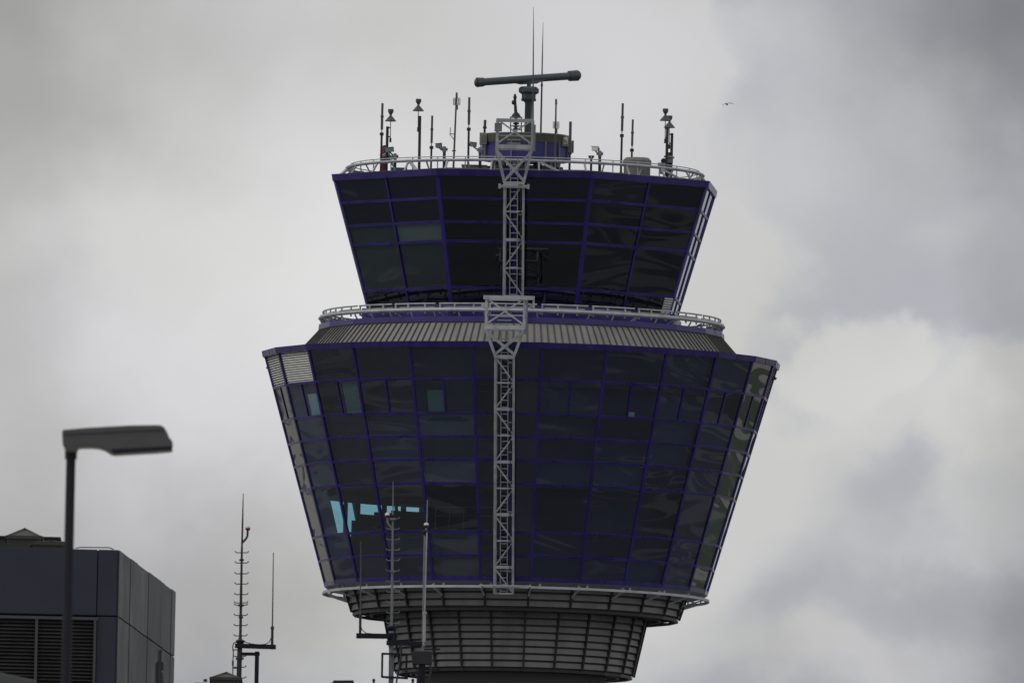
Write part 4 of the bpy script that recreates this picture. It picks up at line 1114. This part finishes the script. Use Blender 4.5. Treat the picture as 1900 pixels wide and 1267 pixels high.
def armwhip(u, vt, vj, vb, label):
    b_ = at(u[2], vb, Ym - .08); t_ = thing('rod_antenna', label, 'antenna', b_, 'thin rod antennas on the mast arms')
    MB().tube(at(u[0], vt, Ym - .08), at(u[1], vj, Ym - .08), .009, .016).build('rod', GREYA, t_)
    MB().tube(at(u[1], vj, Ym - .08), b_, .028).tube(at(u[1], vj - 2.5, Ym - .08), at(u[1], vj + 3.5, Ym - .08), .036).build('base_tube', BLACK, t_)
armwhip((507.3, 505.4, 504.8), 1025, 1164, 1204, 'thin rod antenna on the right arm of the left mast')
# middle mast
pts = [(729.3, 893), (729, 952), (728, 1040), (727.3, 1120), (726.6, 1160), (726.4, 1170), (726, 1267)]
mm, bm_ = mast('antenna_mast', 'middle antenna mast with many climbing steps in front of the glass and slats', pts,
     [(.008, .014), (.018, .024), (.026, .028), (.028, .030), (.034, .05), (.052, .055)],
     [(729, 961 + 19.4 * k, 1 if k in (0, 5) else 0) for k in range(11)] + [(726.5, 1256, 0)], 2, ((718.7, 954), (728, 980)))
MB().tube(at(728.8, 955, Ym), at(728.8, 965, Ym), .034).build('collar', POLEM, mm)
c = MB(); c.lathe(at(726.6, 1166, Ym), [(.05, -.05), (.10, .03), (.05, .06)], 14, smooth=False).build('collar', POLEM, mm); c = MB(); c.tube(at(726.5, 1174, Ym), at(726.4, 1196, Ym), .065).build('collar', POLEM, mm)
c = MB(); c.beam(at(661, 1178.5, Ym - .08), at(724, 1179.5, Ym - .08), .088, .07)
c.beam(at(661, 1175, Ym - .04), at(724, 1176, Ym - .04), .016, .14); c.beam(at(661, 1182.6, Ym - .04), at(724, 1183.6, Ym - .04), .016, .14); c.build('cross_arm', POLEM, mm)
c = MB(); c.beam(at(717, 1192, Ym - .1), at(787, 1194, Ym - .1), .09, .08); c.build('cross_arm', POLEM, mm)
c = MB()
for (a_, b_) in (((708.5, 1212), (757, 1213.5)), ((708.5, 1255), (757, 1257.5)), ((709.5, 1211), (708.7, 1256)), ((754.5, 1212), (753.5, 1257))): c.beam(at(*a_, Ym - .1), at(*b_, Ym - .1), .042, .05)
c.build('loop_frame', POLEM, mm)
c = MB(); c.path([at(u, v, Ym - .16) for u, v in ((742, 1195), (745, 1204), (743, 1222), (739, 1245), (735, 1268))], .02, 6); c.path([at(u, v, Ym - .12) for u, v in ((669, 1160), (672, 1168), (679, 1174), (690, 1175))], .01, 6); c.build('cable', BLACK, mm)
armwhip((669.8, 668.6, 668), 1003, 1143, 1184, 'thin rod antenna on the left arm of the middle mast')
# right mast (twin tubes)
Yr = Ym - .12
bt = at(785, 1267, Yr); t = thing('antenna_mast', 'right antenna mast of twin steel tubes with a white globe light near its top', 'antenna mast', (bt.x, Yr, zroof + .1), 'antenna masts on the hall roof')
c = MB(); c.tube(at(789, 985, Yr), at(784.5, 1215, Yr), .030); c.tube(at(793, 927, Yr), at(792, 975, Yr), .012, .016).tube(at(791.5, 975, Yr), at(790, 990, Yr), .02, .022); c.build('pole', GALVD, t)
MB().tube(at(792, 986, Yr - .06), at(788, 1137, Yr - .06), .015).tube(at(788, 1134, Yr - .06), at(787, 1197, Yr - .06), .03).tube(at(788.2, 1134, Yr - .06), at(788, 1139, Yr - .06), .04).build('rod_antenna', GALV, t)
MB().lathe(at(790, 987, Yr), [(.03, -.09), (.05, -.02), (.085, 0), (.03, .04)], 14, smooth=False).build('collar', POLEM, t)
MB().lathe(at(791, 977, Yr), [(.03, -.02), (.05, 0), (.05, .03)], 12).build('lamp_base', BLACK, t)
MB().ball(at(791, 973, Yr), .05, 12, 8, (1, 1, .85)).build('lamp_globe', WHITE, t)
p = at(783.5, 1220, Yr); MB().box(p, .40, .22, .27).build('equipment_box', BLACK, t, .01)
MB().beam(at(784, 1216, Yr), V3((at(781, 1270, Yr).x, Yr, zroof + .1)), .13, .13).build('base_column', POLEM, t)
MB().beam(at(787, 1204, Yr), at(817, 1204, Yr), .03, .03).beam(at(787, 1241, Yr), at(817, 1242, Yr), .025, .025).build('side_bracket', POLEM, t)
MB().path([at(u, v, Yr - .15) for u, v in ((798, 1232), (800, 1245), (797, 1256), (796, 1268))], .025, 6).path([at(u, v, Yr - .15) for u, v in ((787, 1190), (791, 1196), (793, 1205))], .01, 6).build('cable', BLACK, t)
p0 = at(796, 1254, Ym + 1.5); tt = thing('plant_box', 'tall dark rooftop box behind the foot of the right mast', 'rooftop box', (at(784, 1254, Ym + 1.5).x, Ym + 1.5, zroof + .1))
q = at(773, 1254, Ym + 1.5); MB().box(((p0.x + q.x) / 2, Ym + 1.9, (p0.z + zroof) / 2), abs(p0.x - q.x), .8, p0.z - zroof).build('box_body', SKYL, tt)
MB().box(((p0.x + q.x) / 2, Ym + 1.9, p0.z + .02), abs(p0.x - q.x) + .06, .86, .05).build('lid', CLADS, tt)
